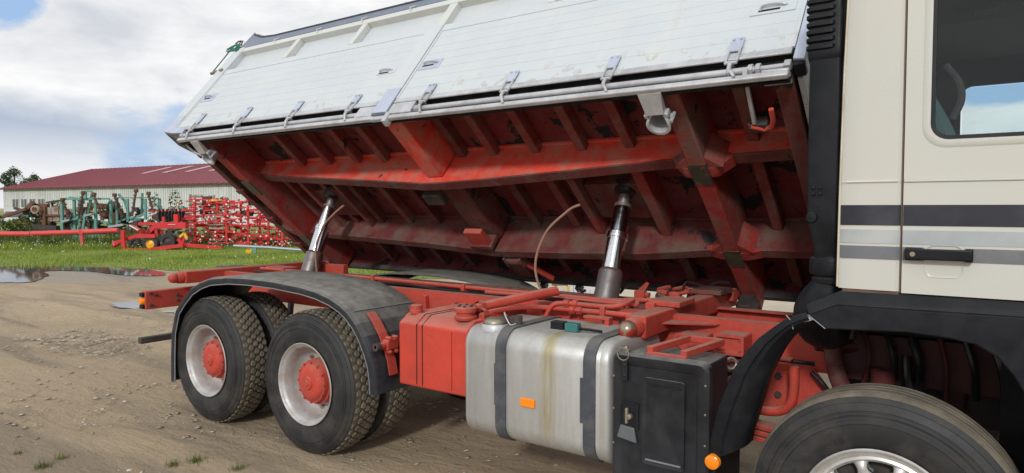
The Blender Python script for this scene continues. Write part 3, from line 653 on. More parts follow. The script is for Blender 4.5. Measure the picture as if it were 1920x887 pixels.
# seam on the front drop and the red clamp bracket
sm = M()
i0 = 15
for yy in [(-1.20, -.62)]:
    x, z = prof[i0]; sm.bar((x + .003, yy[0], z + .002), (x + .003, yy[1], z + .002), .012, .003)
sm.build('seam', mat('pale seam', (.25, .26, .28), .5), mg)
pathb = [(.600, 1.10), (.655, 1.045), (.715, .965), (.765, .875), (.80, .79), (.822, .69)]
M().loft([[(x + .010, -1.135, z + .004), (x + .016, -1.135, z + .010), (x + .016, -1.055, z + .010), (x + .010, -1.055, z + .004)] for x, z in pathb]).build('clamp_strap', red, mg, bevel=.002)
M().loft([[(x + .010, -.72, z + .004), (x + .016, -.72, z + .010), (x + .016, -.64, z + .010), (x + .010, -.64, z + .004)] for x, z in [(.60, 1.10), (.655, 1.045), (.705, .985)]]).build('clamp_strap', red, mg)
M().tube([(.805, -1.20, .905), (.805, -.45, .905)], .024, 12).build('support_tube', red, mg)
M().lathe([(-1.235, .012), (-1.236, .027), (-1.195, .027)], (.805, 0, .905), 'y', 12).build('tube_end', darkiron, mg)
M().box(.775, .835, -1.15, -1.04, .87, .94).build('clamp_block', red, mg, bevel=.01)
for y, z in ((-1.125, .952), (-1.065, .952), (-1.125, .858), (-1.065, .858)): M().lathe([(.80, .014), (.845, .013), (.85, .001)], (0, y, z), 'x', 6).build('clamp_bolt', red, mg)

# ---- red hydraulic tank
HX0, HX1, HZ0, HZ1, HY0, HY1 = .945, 1.535, .665, 1.135, -1.155, -.50
pl = [(HY0, HZ0), (HY0, HZ1 - .055), (HY0 + .085, HZ1), (HY1, HZ1), (HY1, HZ0)]
ht = M().prism(pl, 'x', HX0, HX1).build('hydraulic_tank', redtank, T, bevel=.014)
for x in (1.11, 1.16): 
    M().loft([[(x - .0028, y, z), (x + .0028, y, z), (x + .0028, y2, z2), (x - .0028, y2, z2)] for (y, z), (y2, z2) in (((HY0 - .003, HZ0 + .02), (HY0 + .004, HZ0 + .02)), ((HY0 - .003, HZ1 - .058), (HY0 + .004, HZ1 - .06)), ((HY0 + .083, HZ1 + .003), (HY0 + .085, HZ1 - .003)), ((HY1 - .03, HZ1 + .003), (HY1 - .03, HZ1 - .003)))]).build('weld_seam', recess, ht)
M().loft([[(x - .012, y, z), (x + .012, y, z), (x + .012, y + .006, z), (x - .012, y + .006, z)] for x, y, z in ((1.40, HY0 - .007, HZ0 + .03), (1.40, HY0 - .007, HZ1 - .07))]).build('weld_strip', redtank, ht)
M().lathe([(HZ1 - .002, .045), (HZ1 + .02, .045), (HZ1 + .022, .040), (HZ1 + .05, .040), (HZ1 + .054, .034), (HZ1 + .056, .001)], (1.01, -1.05, 0), 'z', 20).build('breather_cap', red, ht)
M().lathe([(HZ1 - .002, .068), (HZ1 + .012, .075), (HZ1 + .022, .070), (HZ1 + .024, .058), (HZ1 + .045, .058), (HZ1 + .047, .072), (HZ1 + .072, .072), (HZ1 + .076, .064), (HZ1 + .080, .06), (HZ1 + .081, .001)], (1.445, -1.06, 0), 'z', 24).build('filter_cap', red, ht)
bm_ = M()
for k in range(6): bm_.lathe([(HZ1 + .078, .010), (HZ1 + .090, .009), (HZ1 + .091, .001)], (1.445 + .045 * math.cos(k * 1.047), -1.06 + .045 * math.sin(k * 1.047), 0), 'z', 6)
bm_.build('cap_bolts', darkiron, ht, kind='stuff')
M().box(1.50, 1.545, -1.0, -.52, HZ1 - .06, HZ1 + .03).build('tank_bracket', red, T, bevel=.004)

# ---- fuel tank
def rr_yz(y0, y1, z0, z1, r, n=8):
    return [(y, z) for y, z in rrect(y0, y1, z0, z1, r, n)]
FX0, FX1 = 1.545, 2.545
FY0, FY1, FZ0, FZ1 = -1.205, -.53, .46, 1.125
def tank_loop(x, ins): return [(x, y, z) for y, z in rrect(FY0 + ins, FY1 - ins, FZ0 + ins, FZ1 - ins, .115 - ins * .6, 8)]
ft = M().loft([tank_loop(x, i) for x, i in ((FX0, .05), (FX0 + .004, .022), (FX0 + .014, .007), (FX0 + .03, .0), (FX0 + .033, .0), (FX0 + .036, .004), (FX0 + .039, .001), (2.48, .001), (2.483, .004), (2.486, -.002), (FX1 - .03, -.002), (FX1 - .014, .006), (FX1 - .004, .022), (FX1, .05))]).build('fuel_tank', alu, T, ang=50)
def band(x0, x1, out, ma, nm, parent):
    lo_ = rrect(FY0 - out, FY1 + out, FZ0 - out, FZ1 + out, .115 + out, 8); li = rrect(FY0 + .002, FY1 - .002, FZ0 + .002, FZ1 - .002, .115, 8)
    return M().loft([[(x0, *p) for p in li], [(x0, *p) for p in lo_], [(x1, *p) for p in lo_], [(x1, *p) for p in li]], cap=False).build(nm, ma, parent, ang=30)
band(1.795, 1.868, .009, strapm, 'tank_strap', ft); band(2.385, 2.458, .009, strapm, 'tank_strap', ft)
lo_ = rrect(FY0 - .004, FY1 + .004, FZ0 - .004, FZ1 + .004, .119, 8)
for x0, x1 in ((1.785, 1.80), (2.365, 2.39)):
    pts = lo_[12:18] if False else None
    M().box(x0, x1, FY0 - .006, FY0 + .002, FZ0 + .22, FZ1 - .20).build('strap_liner', strapm, ft)
M().box(1.975, 2.072, FY0 - .012, FY0 + .002, .705, .755).build('side_reflector', orange, ft, bevel=.004)
M().lathe([(FZ1 - .03, .085), (FZ1 + .005, .083), (FZ1 + .012, .078)], (1.70, -1.085, 0), 'z', 24).build('filler_neck', silver, ft)
fc = M().lathe([(FZ1 + .004, .070), (FZ1 + .020, .072), (FZ1 + .034, .066), (FZ1 + .046, .045), (FZ1 + .050, .001)], (1.70, -1.085, 0), 'z', 24).build('fuel_cap', brass, ft)
M().box(1.68, 1.83, -1.03, -.98, FZ1 + .01, FZ1 + .045).lathe([(FZ1 + .0, .03), (FZ1 + .06, .03), (FZ1 + .062, .001)], (1.82, -1.02, 0), 'z', 12).build('cap_hinge', darkiron, fc, bevel=.003)
M().tube(smoothpath([(1.74, -1.02, FZ1 + .05), (1.75, -1.06, FZ1 + .08), (1.79, -1.10, FZ1 + .06), (1.83, -1.11, FZ1 + .02), (1.84, -1.07, FZ1 + .02)]), .0035, 6).build('cap_wire', framew, fc)
M().box(2.035, 2.12, -.99, -.93, FZ1 - .001, FZ1 + .045).build('sender_unit', plastic, ft, bevel=.004)
M().box(2.15, 2.235, -1.02, -.97, FZ1 - .001, FZ1 + .05).build('plug', tealplug, ft, bevel=.006)
M().tube(smoothpath([(2.235, -.99, FZ1 + .02), (2.30, -.98, FZ1 + .018), (2.36, -.95, FZ1 + .01)]), .009, 6).build('sender_cable', plastic, ft)
M().box(2.09, 2.27, -.70, -.64, FZ1 + .03, FZ1 + .045).box(2.24, 2.27, -.70, -.64, FZ1 - .05, FZ1 + .03).build('tank_step', red, T, bevel=.003)

# ---- black battery box
BX0, BX1, BY0, BZ1, BZ0 = 2.565, 3.075, -1.225, 1.095, .36
bb = M().box(BX0 + .01, BX1 - .045, BY0 + .05, -.80, BZ0, BZ1 - .03).build('battery_box', boxplastic, T, bevel=.012)
outl = rrect(BX0, BX1, BZ0, BZ1, .045, 6); inl = rrect(BX0 + .04, BX1 - .05, BZ0 + .05, BZ1 - .05, .03, 6)
Pq = lambda l, y: [(a, y, b_) for a, b_ in l]
M().loft([Pq(outl, BY0 + .06), Pq(outl, BY0 + .012), Pq(rrect(BX0 + .012, BX1 - .012, BZ0 + .012, BZ1 - .012, .04, 6), BY0), Pq(inl, BY0 + .004), Pq(rrect(BX0 + .055, BX1 - .065, BZ0 + .06, BZ1 - .065, .03, 6), BY0 + .016)]).build('box_cover', boxplastic, bb, ang=30)
pn = rrect(2.735, 2.955, .545, .985, .018, 6); pn2 = rrect(2.75, 2.94, .56, .965, .012, 6)
M().loft([Pq(pn, BY0 + .02), Pq(pn, BY0 + .004), Pq(pn2, BY0 + .010)]).build('cover_panel', boxplastic, bb, ang=30)
M().box(2.752, 2.938, BY0 - .0005, BY0 + .008, .566, .572).build('panel_lip', mat('worn edge', (.22, .22, .23), .5), bb)
M().box(2.755, 2.935, BY0 + .002, BY0 + .012, .948, .953).build('panel_crease', recess, bb)
lq = rrect(2.605, 2.712, .705, .845, .008, 6); lq2 = rrect(2.615, 2.702, .715, .835, .006, 6)
M().loft([Pq(lq, BY0 + .016), Pq(lq, BY0 + .005), Pq(lq2, BY0 + .0065), Pq(lq2, BY0 + .0150)], cap=True).build('latch_pocket', recess, bb, ang=30)
M().prism([(2.595, .655), (2.705, .640), (2.69, .715), (2.615, .722)], 'y', BY0 - .004, BY0 + .012).build('latch_scuff', mat('scuffed plastic', (.11, .12, .13), .45), bb, bevel=.004)
M().lathe([(BY0 - .012, .001), (BY0 - .010, .014), (BY0 + .01, .016)], (2.663, 0, .77), 'y', 12).box(2.645, 2.659, BY0 - .014, BY0 + .008, .735, .815).build('latch', brass, bb, bevel=.003)
M().box(2.622, 2.652, BY0 - .004, BY0 + .012, .955, 1.06).lathe([(BY0 - .007, .007), (BY0 - .003, .008)], (2.637, 0, .975), 'y', 8).lathe([(BY0 - .007, .007), (BY0 - .003, .008)], (2.637, 0, 1.03), 'y', 8).build('hinge_plate', boxplastic, bb)
M().lathe([(BZ1 - .02, .016), (BZ1 + .012, .016), (BZ1 + .013, .024), (BZ1 + .02, .024), (BZ1 + .022, .012), (BZ1 + .032, .010), (BZ1 + .034, .001)], (2.63, BY0 + .03, 0), 'z', 12).build('retaining_pin', brass, bb)
M().tube([(2.63 + .032 * math.cos(R(a)), BY0 - .006, BZ1 - .004 + .032 * math.sin(R(a))) for a in range(0, 361, 20)], .003, 6, False).build('pin_ring', brass, bb)
for k, (x, z) in enumerate(((2.575, .97), (2.575, .80), (2.575, .62), (3.06, .99), (3.06, .85), (3.06, .70))):
    M().lathe([(BY0 - .003, .001), (BY0 - .002, .005), (BY0 + .006, .006)], (x, 0, z), 'y', 8).build('rivet', brass, bb)
stp = empty('step_frame', parent=T)
for x0, x1 in ((2.745, 2.815), (2.925, 2.995)): M().bar((x0, -1.165, BZ1 + .02), (x1, -.80, BZ1 + .03), .035, .035).build('step_bar', red, stp, bevel=.004)
M().bar((2.735, -1.165, BZ1 + .0), (2.945, -1.165, BZ1 + .0), .03, .022).build('step_bar', red, stp, bevel=.003)
M().bar((2.815, -.80, BZ1 + .03), (2.995, -.80, BZ1 + .03), .035, .035).build('step_bar', red, stp, bevel=.004)

# ---- valve boxes by the rail
def lidbox(x0, x1, z0, z1, y):
    o = M().box(x0, x1, y, y + .16, z0, z1).build('junction_box', red, T, bevel=.012)
    a, b_ = rrect(x0 - .004, x1 + .004, z0 - .004, z1 + .004, .014, 4), rrect(x0 + .012, x1 - .012, z0 + .012, z1 - .012, .01, 4)
    M().loft([Pq(a, y + .01), Pq(a, y - .010), Pq(b_, y - .010), Pq(b_, y - .003)], ang=30) if False else M().loft([Pq(a, y + .01), Pq(a, y - .020), Pq(b_, y - .020), Pq(b_, y - .002)]).build('box_lid', red, o, ang=30)
    bm_ = M()
    for i in range(4): bm_.lathe([(y - .016, .001), (y - .015, .006), (y - .002, .007)], ((x0 + .022, x1 - .022)[i % 2], 0, (z0 + .022, z1 - .022)[i // 2]), 'y', 6)
    bm_.build('lid_screws', red, o, kind='stuff')
    return o
lidbox(2.90, 3.06, 1.030, 1.135, -.63); lidbox(2.66, 2.83, 1.01, 1.105, -.61)
M().box(2.88, 2.955, -.78, -.68, .865, 1.035).box(2.895, 2.94, -.80, -.67, 1.0, 1.03).build('air_valve', red, T, bevel=.008)
M().lathe([(-.80, .001), (-.80, .016), (-.77, .018)], (2.915, 0, .97), 'y', 10).build('valve_port', darkiron, T)
M().tube([(3.02 + .028 * math.cos(R(a)), -.72 + .01 * math.sin(R(a)), 1.0 + .028 * math.sin(R(a))) for a in range(0, 361, 24)], .007, 6, False).build('pull_ring', brass, T)
M().tube([(2.925, -.75, .86), (2.93, -.75, .80)], .014, 8).tube(smoothpath([(2.93, -.75, .82), (2.95, -.77, .76), (2.925, -.78, .70), (2.93, -.75, .60)]), .006, 6).build('drain_hose', darkiron, T)
M().box(2.70, 3.05, -.62, -.44, .70, 1.0).build('bracket_block', darkrib, T, bevel=.01)
M().tube([(2.70, -.72, .60), (3.10, -.72, .64)], .05, 12).build('air_reservoir', red, T)
M().box(3.0, 3.12, -.9, -.5, .60, .66).build('step_bracket', darkrib, T, bevel=.01)
# spring hanger plate with bolts and bent pipe
hp = M().prism([(3.02, .72), (3.02, 1.0), (3.36, 1.0), (3.50, .82), (3.36, .72)], 'y', -.462, -.440).build('spring_hanger', red, T, bevel=.004)
for x, z in ((3.12, .908), (3.20, .905), (3.12, .80), (3.20, .80)):
    M().lathe([(-.482, .001), (-.482, .013), (-.474, .014), (-.474, .020), (-.462, .021)], (x, 0, z), 'y', 6).build('hanger_bolt', darkiron, hp)
M().tube(smoothpath([(2.98, -.60, .735), (3.10, -.60, .735), (3.23, -.60, .745), (3.295, -.60, .79), (3.315, -.60, .87), (3.315, -.60, 1.0)]), .026, 12).build('bent_pipe', red, T)
sp_ = empty('leaf_spring', parent=T)
for k in range(3): M().prism([(2.98, .655 - k * .034), (3.2, .635 - k * .034), (3.8, .60 - k * .034), (4.4, .64 - k * .034), (4.4, .665 - k * .034), (3.8, .625 - k * .034), (3.2, .66 - k * .034), (2.98, .68 - k * .034)], 'y', -.64, -.54).build('spring_leaf', red, sp_, bevel=.004)
M().lathe([(-.70, .02), (-.69, .04), (-.50, .04)], (2.99, 0, .66), 'y', 14).build('spring_eye', darkrib, sp_)
# engine side seen in the wheel arch
M().box(3.62, 4.6, -.36, .36, .75, 1.25).build('engine_block', darkiron, T, bevel=.03)
for x_, z_, w_, h_ in ((3.70, .98, .10, .16), (3.86, 1.0, .12, .12), (4.02, .95, .10, .2), (4.2, 1.02, .14, .1), (4.12, 1.18, .2, .05)): M().box(x_ - w_ / 2, x_ + w_ / 2, -.44, -.35, z_ - h_ / 2, z_ + h_ / 2).build('engine_cover', shaded_grease, T, bevel=.015)
for k_ in range(7): M().tube(smoothpath([(3.62 + .11 * k_, -.50, 1.24 - .02 * (k_ % 3)), (3.66 + .11 * k_, -.53, 1.08), (3.63 + .12 * k_, -.50, .93 - .03 * (k_ % 2))]), .012 + .005 * (k_ % 3), 7).build('engine_hose', blacksteel if k_ % 3 else shaded_grease, T)
M().tube([(3.40, -.52, 1.12), (3.62, -.42, 1.11)], .04, 12).build('side_pipe', shaded_grease, T)
M().tube(smoothpath([(3.50, -.55, 1.38), (3.49, -.54, 1.1), (3.53, -.53, .92), (3.60, -.5, .82)]), .045, 12).build('coolant_pipe', darkrib, T)
M().lathe([(.86, .05), (.87, .055), (1.02, .055), (1.03, .045)], (3.72, -.52, 0), 'z', 14).build('oil_filter', darkrib, T)
M().tube(smoothpath([(3.82, -.5, 1.1), (3.84, -.53, .95), (3.90, -.5, .86)]), .02, 8).build('engine_hose', blacksteel, T); M().tube(smoothpath([(3.38, -.50, .96), (3.45, -.52, .90), (3.52, -.47, .78)]), .012, 8).build('engine_hose', blacksteel, T)
M().tube(smoothpath([(2.95, -.62, .90), (3.10, -.60, 1.0), (3.18, -.58, 1.02), (3.40, -.52, 1.01)]), .012, 8).build('air_hose', blacksteel, T)
M().box(3.17, 3.31, -.66, -.58, 1.035, 1.043).build('pipe_plate', red, T)

# ---- pipes on the chassis
rr0 = random.Random(9)
pp = empty('hydraulic_pipes', parent=T)
M().tube(smoothpath([(1.46, -.98, 1.19), (1.52, -.82, 1.215), (1.66, -.62, 1.255), (1.75, -.46, 1.275)], 4), .032, 12).build('return_pipe', red, pp)
M().tube(smoothpath([(1.50, -.98, 1.15), (1.535, -.88, 1.17), (1.60, -.66, 1.175), (1.72, -.52, 1.165), (2.0, -.50, 1.165), (2.44, -.50, 1.165)]), .018, 10).build('pipe', red, pp)
M().tube(smoothpath([(1.70, -.56, 1.02), (1.715, -.55, 1.10), (1.76, -.53, 1.185), (1.84, -.51, 1.205), (2.0, -.50, 1.205), (2.17, -.48, 1.205), (2.25, -.44, 1.225), (2.27, -.36, 1.245)]), .016, 10).build('pipe', red, pp)
M().tube([(-2.0, -.20, 1.215), (-.6, -.20, 1.215), (.9, -.20, 1.205), (2.24, -.20, 1.20)], .016, 10).build('pipe', red, pp)
M().tube([(1.0, -.28, 1.195), (1.55, -.30, 1.20), (2.05, -.30, 1.20), (2.3, -.34, 1.21)], .015, 10).build('pipe', red, pp)
M().tube([(1.9, .02, 1.17), (2.15, .06, 1.185), (2.38, .22, 1.20)], .016, 8).tube([(1.95, .10, 1.16), (2.3, .30, 1.17)], .014, 8).build('pipe', red, pp)
for x, y, z in ((1.47, -.94, 1.195), (1.505, -.97, 1.155)): M().lathe([(-.02, .045), (.02, .045)], (x, y, z), 'y', 8).build('pipe_nut', red, pp)
for x, y, z in ((1.90, -.50, 1.165), (1.955, -.50, 1.165), (1.86, -.505, 1.205), (1.92, -.50, 1.205)): M().lathe([(x - .022, .018), (x - .020, .028), (x + .018, .028), (x + .020, .018)], (0, y, z), 'x', 6).build('pipe_nut', red, pp)
for x, y, z in ((-1.6, -.20, 1.215), (-.32, -.20, 1.215), (.72, -.20, 1.205), (1.55, -.29, 1.20), (1.60, -.20, 1.20), (2.13, -.50, 1.18), (2.22, -.31, 1.22)):
    M().box(x - .018, x + .018, y - .028, y + .028, z - .05, z + .028).build('pipe_clamp', red, pp, bevel=.004)
M().tube([(-2.3, .28, 1.15), (2.3, .28, 1.15)], .02, 8).tube([(-2.0, .10, 1.12), (2.2, .10, 1.12)], .05, 10).build('drive_tube', darkrib, T)
for x, lean in ((.50, .03), (.83, -.10), (1.60, .03), (1.84, -.08)):
    M().prism([(x - .02, 1.10), (x + lean, 1.155), (x + lean + .02, 1.15), (x + .06, 1.04), (x + .05, .985), (x - .03, .985)] if lean > 0 else [(x, 1.0), (x - .14, .985), (x - .03, 1.10), (x + .02, 1.12)], 'y', -.475, -.434).build('rail_bracket', red, T, bevel=.004)
M().lathe([(-.46, .001), (-.456, .014), (-.44, .015)], (-.05, 0, 1.13), 'y', 8).build('rail_bolt', red, T)
for k_, (y_, z_, ma_) in enumerate(((-.12, 1.16, blacksteel), (-.08, 1.15, cablem), (.02, 1.15, blacksteel), (-.34, 1.195, blacksteel))):
    M().tube(smoothpath([(-1.9 + .5 * i_, y_ + rr0.uniform(-.02, .02), z_ + rr0.uniform(-.012, .012)) for i_ in range(9)]), .009, 6).build('air_line', ma_, T)
for k_ in range(9): M().lathe([(-.444, .001), (-.444, .011), (-.43, .012)], (-.15 + k_ * .33 + (k_ % 3) * .05, 0, 1.06 + .05 * (k_ % 2)), 'y', 6).build('rail_bolt', darkiron if k_ % 2 else red, T)
for k_ in range(4): M().tube(smoothpath([(.2 + k_ * .42, -.455, 1.02 + .02 * k_), (.45 + k_ * .42, -.47, .995 + .02 * (k_ % 2)), (.62 + k_ * .42, -.455, 1.03)]), .008, 6).build('air_line', blacksteel, T)
vb = empty('valve_block', parent=T)
rr = random.Random(4)
for k in range(16):
    x = 2.05 + .035 * k + rr.uniform(-.02, .02); y = .35 + rr.uniform(-.14, .16) + .012 * k; z = 1.20 + rr.uniform(-.02, .03)
    if k % 3 == 0: M().box(x - .04, x + .04, y - .03, y + .03, z - .03, z + .03).build('valve_body', red, vb, bevel=.006)
    elif k % 3 == 1: M().lathe([(x - .035, .02), (x - .03, .028), (x, .028), (x + .002, .02), (x + .04, .02)], (0, y, z), 'x', 8).build('valve_fitting', red if k % 2 else darkrib, vb)
    else: M().tube([(x - .06, y, z), (x + .05, y - .04, z + .03)], .014, 8).build('valve_hose', red, vb)
M().tube(smoothpath([(2.28, .45, 1.24), (2.31, .46, 1.29), (2.38, .5, 1.275), (2.44, .52, 1.26), (2.50, .55, 1.29), (2.58, .60, 1.29)]), .008, 6).build('valve_lever', blacksteel, vb)
M().tube(smoothpath([(1.88, .22, 1.20), (1.92, .26, 1.255), (1.99, .30, 1.25), (2.03, .31, 1.20)]), .012, 6).build('valve_hose', blacksteel, vb)
M().bar((1.99, .27, 1.20), (2.06, .32, 1.28), .014, .022).bar((2.03, .27, 1.20), (2.07, .30, 1.285), .014, .022).build('valve_lever', red, vb)

# ---- lift cylinders
def cylinder(x, lab, dark_refl):
    e_ = empty('hydraulic_cylinder', (x, 0, 1.0), parent=T); e_['label'] = lab
    ax = Vector((0, .372, .95)).normalized()
    def ring(nm, stages, ma, seg=28):
        vs = []
        o_ = M().lathe(stages, (0, 0, 0), 'z', seg).build(nm, ma, e_, ang=40)
        o_.rotation_euler = ax.to_track_quat('Z', 'Y').to_euler(); return o_
    ring('trunnion', [(-.10, .001), (-.10, .13), (.02, .14), (.03, .11)], blacksteel)
    ring('sleeve', [(-.05, .091), (.385, .091), (.395, .088), (.40, .083), (.41, .077)], oily)
    ring('stage', [(.40, .073), (.648, .073)], chrome)
    ring('collar', [(.648, .073), (.650, .081), (.675, .081), (.678, .077), (.694, .077), (.696, .06)], chrome)
    ring('stage', [(.69, .062), (.90, .062)], chrome if dark_refl == 0 else reflchrome)
    ring('collar', [(.90, .062), (.902, .068), (.926, .066), (.93, .05)], oily)
    ring('stage', [(.925, .044), (1.05, .044)], oily)
    ring('socket', [(1.0, .05), (1.02, .085), (1.10, .10), (1.12, .001)], blacksteel)
    return e_
cylinder(-1.563, 'rear chrome lift cylinder under the raised bed', 0); cylinder(1.846, 'front oily lift cylinder under the raised bed', 1)
M().tube(smoothpath([(-1.06, .10, 1.863), (-1.15, .08, 1.80), (-1.303, .06, 1.676), (-1.40, .05, 1.52), (-1.44, .05, 1.38), (-1.437, .06, 1.20), (-1.43, .06, 1.10)]), .011, 8).build('safety_cable', cablem, T)
M().tube(smoothpath([(1.72, -.1, 1.86), (1.66, -.1, 1.84), (1.597, -.1, 1.80), (1.45, -.1, 1.68), (1.36, -.1, 1.52), (1.335, -.1, 1.38), (1.37, -.1, 1.25), (1.43, -.1, 1.19), (1.484, -.1, 1.14)]), .010, 8).build('safety_cable', cablem, T)
M().tube([(-1.437, .06, 1.16), (-1.43, .06, 1.09)], .02, 8).build('cable_boot', red, T)

# ================================================================== TIPPER BED (own frame: x, y across with -1.2 at the near side, n height)
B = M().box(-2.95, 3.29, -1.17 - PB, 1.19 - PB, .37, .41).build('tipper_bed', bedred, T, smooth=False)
B.location = (0, PB, ZB); B.rotation_euler = (-TH, 0, 0); B['label'] = 'raised tipper bed with white boards and red ribbed underside'
class Q(M):
    def box(s, x0, x1, y0, y1, z0, z1): return M.box(s, x0, x1, y0 - PB, y1 - PB, z0, z1)
    def prism(s, poly, axis, a0, a1):
        if axis == 'y': return M.prism(s, poly, axis, a0 - PB, a1 - PB)
        if axis == 'x': return M.prism(s, [(u - PB, v) for u, v in poly], axis, a0, a1)
        return M.prism(s, [(u, v - PB) for u, v in poly], axis, a0, a1)
    def tube(s, pts, r, seg=8, caps=True): return M.tube(s, [(p[0], p[1] - PB, p[2]) for p in pts], r, seg, caps)
    def bar(s, p0, p1, w, h, upv=(0, 0, 1)): return M.bar(s, (p0[0], p0[1] - PB, p0[2]), (p1[0], p1[1] - PB, p1[2]), w, h, upv)
def bq(q, nm, ma, bevel=.004, **kw): return q.build(nm, ma, B, bevel=bevel, **kw)
# ribs
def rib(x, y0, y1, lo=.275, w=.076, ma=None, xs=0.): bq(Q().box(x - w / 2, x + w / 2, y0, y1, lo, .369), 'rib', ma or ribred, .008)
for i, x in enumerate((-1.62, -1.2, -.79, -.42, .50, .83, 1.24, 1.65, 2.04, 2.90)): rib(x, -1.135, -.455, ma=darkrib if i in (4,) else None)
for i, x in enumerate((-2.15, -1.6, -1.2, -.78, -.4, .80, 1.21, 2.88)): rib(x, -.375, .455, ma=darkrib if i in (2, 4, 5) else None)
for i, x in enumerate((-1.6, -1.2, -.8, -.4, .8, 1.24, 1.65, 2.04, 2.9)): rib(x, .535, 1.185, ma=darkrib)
rib(1.47, -.375, .455, .20, .07, crossred); rib(2.05, -.375, .455, .20, .09, crossred)
rib(-1.8, -.375, .455, .21, .06); rib(-1.32, -.375, .455, .22, .05)
bq(Q().box(1.52, 2.0, -.10, .30, .255, .368), 'cylinder_mount', darkrib); bq(Q().box(-1.77, -1.34, -.10, .30, .255, .368), 'cylinder_mount', darkrib)
# fish-bellied long beams
profA = [(-2.95, .26), (-2.30, .20), (-2.05, .165), (-.42, .044), (.20, -.008), (.38, -.006), (.82, .018), (1.58, .077), (2.4, .148), (2.55, .16), (3.2, .185)]
profB = [(-2.95, .22), (-2.65, .135), (-1.72, .098), (-.41, .036), (.40, -.020), (.55, -.022), (1.2, -.008), (1.88, .017), (2.46, .085), (3.2, .10)]
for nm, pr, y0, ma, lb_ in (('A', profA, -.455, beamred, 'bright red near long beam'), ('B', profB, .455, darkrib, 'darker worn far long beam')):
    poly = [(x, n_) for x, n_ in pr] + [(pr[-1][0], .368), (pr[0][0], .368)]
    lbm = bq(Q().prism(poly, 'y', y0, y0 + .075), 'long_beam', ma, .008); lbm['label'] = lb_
    fl = Q(); 
    fl.loft([[(x, y0 + .0 - PB - .001, n_ + .012), (x, y0 + .085 - PB, n_ + .012), (x, y0 + .085 - PB, n_ - .003), (x, y0 - .001 - PB, n_ - .003)] for x, n_ in pr])
    fl.build('lower_flange', darkrib, B, bevel=.003)
    bq(Q().prism([(pr[0][0], .345), (pr[-1][0], .345), (pr[-1][0], .368), (pr[0][0], .368)], 'y', y0 - .03, y0 - .001), 'weld_strip', beamred if nm == 'A' else darkrib, .002)
# cross beams
bq(Q().box(.235, .41, -1.134, -.46, .055, .368), 'cross_beam', beamred, .012)
bq(Q().box(.215, .475, -.37, .45, .10, .368), 'cross_beam', darkrib, .02)
bq(Q().box(.26, .46, .54, 1.16, .16, .368), 'cross_beam', darkrib, .02)
bq(Q().box(2.535, 2.655, -1.134, 1.22, .05, .368), 'cross_beam', crossred, .012, label='front red cross beam above the ball beam')
bq(Q().box(-2.43, -2.29, -1.134, 1.16, .05, .368), 'cross_beam', crossred, .012)
wp = mat('worn steel patch', (.07, .07, .05), .45, .4, .3, 10, chips=((.2, .08, .05), .6, 12))
for x0, x1 in ((2.534, 2.656), (-2.431, -2.289)):
    for y0 in (-.50, .42): bq(Q().box(x0, x1, y0, y0 + .20, .046, .060), 'wear_plate', wp, .002)
for x, s in ((2.655, 1), (2.535, -1)):
    for y0, n_ in ((-.455, .155), (.455, .09)):
        bq(Q().prism([(x, n_ + .10), (x + s * .14, n_ + .02), (x + s * .14, n_ - .003), (x + s * .05, .06), (x, .055)], 'y', y0 - .002, y0 + .088), 'gusset', crossred, .004)
        bq(Q().prism([(x, y0 - .001), (x + s * .10, y0 - .001), (x, y0 - .10)], 'z', .06, .28), 'gusset', crossred, .003)
bq(Q().box(.02, .235, -.25, -.12, .03, .20), 'stop_block', darkiron, .015)
bq(Q().box(.24, .44, .20, .37, -.02, .035), 'stop_pad', red, .006); bq(Q().box(.22, .47, .37, .42, -.04, .10), 'stop_bracket', darkrib, .006)
lk = empty('lock_bracket', parent=B)
Q().tube([(.50, .62, .0), (.68, .62, .0)], .045, 12).build('lock_tube', darkrib, lk); Q().bar((.64, .66, .02), (.80, .98, .06), .03, .05).build('lock_bar', red, lk, bevel=.004)
for x in (.50, .67): Q().box(x - .012, x + .012, .56, .68, -.04, .10).build('lock_plate', darkrib, lk, bevel=.004)
# end frames
bq(Q().box(-3.02, -2.92, -1.16, 1.17, .20, .40), 'end_channel', darkrib, .006); bq(Q().box(-2.92, -2.84, -1.16, 1.17, .30, .368), 'end_flange', darkrib, .004)
bq(Q().box(3.19, 3.285, -1.134, 1.17, .045, .06), 'end_flange', darkrib, .004); bq(Q().box(3.265, 3.284, -1.134, 1.17, .061, .40), 'end_channel', darkrib, .004)
for y in (-.8, -.2, .3, .8): bq(Q().box(-2.99, -2.85, y - .03, y + .03, .17, .2), 'end_rib', darkrib, .004)
# near side rail
bq(Q().box(-2.66, .20, -1.203, -1.168, -.004, .036), 'side_rail', silver, .006); bq(Q().box(.20, 3.285, -1.203, -1.168, -.012, .027), 'side_rail', silver, .008, label='silver edge rail under the front board')
bq(Q().box(-2.66, 3.285, -1.150, -1.135, .0, .37), 'rail_web', recess, .002)  # web and sill coloured near-black in place of shade under the lip
bq(Q().box(-2.90, 3.285, -1.194, -1.136, .162, .41), 'sill', recess, .003)
bq(Q().box(.36, .60, -1.205, -1.10, .036, .150), 'rail_box', silver, .006); bq(Q().box(-.02, .175, -1.203, -1.10, .04, .150), 'rail_box', silver, .006); bq(Q().box(3.14, 3.284, -1.200, -1.10, .028, .05), 'rail_box', silver, .008)
bq(Q().tube([(-2.66, -1.180, .085), (.10, -1.180, .085)], .0205, 14), 'lock_rod', silver, 0); bq(Q().tube([(.64, -1.180, .083), (3.10, -1.180, .080)], .0205, 14), 'lock_rod', silver, 0)
bq(Q().tube([(3.05, -1.180, .08), (3.27, -1.185, .08)], .015, 10), 'rod_screw', silver, 0)
for x in (.64, .10, -2.66): bq(Q().tube([(x - .022, -1.180, .085), (x + .022, -1.180, .085)], .028, 8), 'rod_nut', silver, 0)
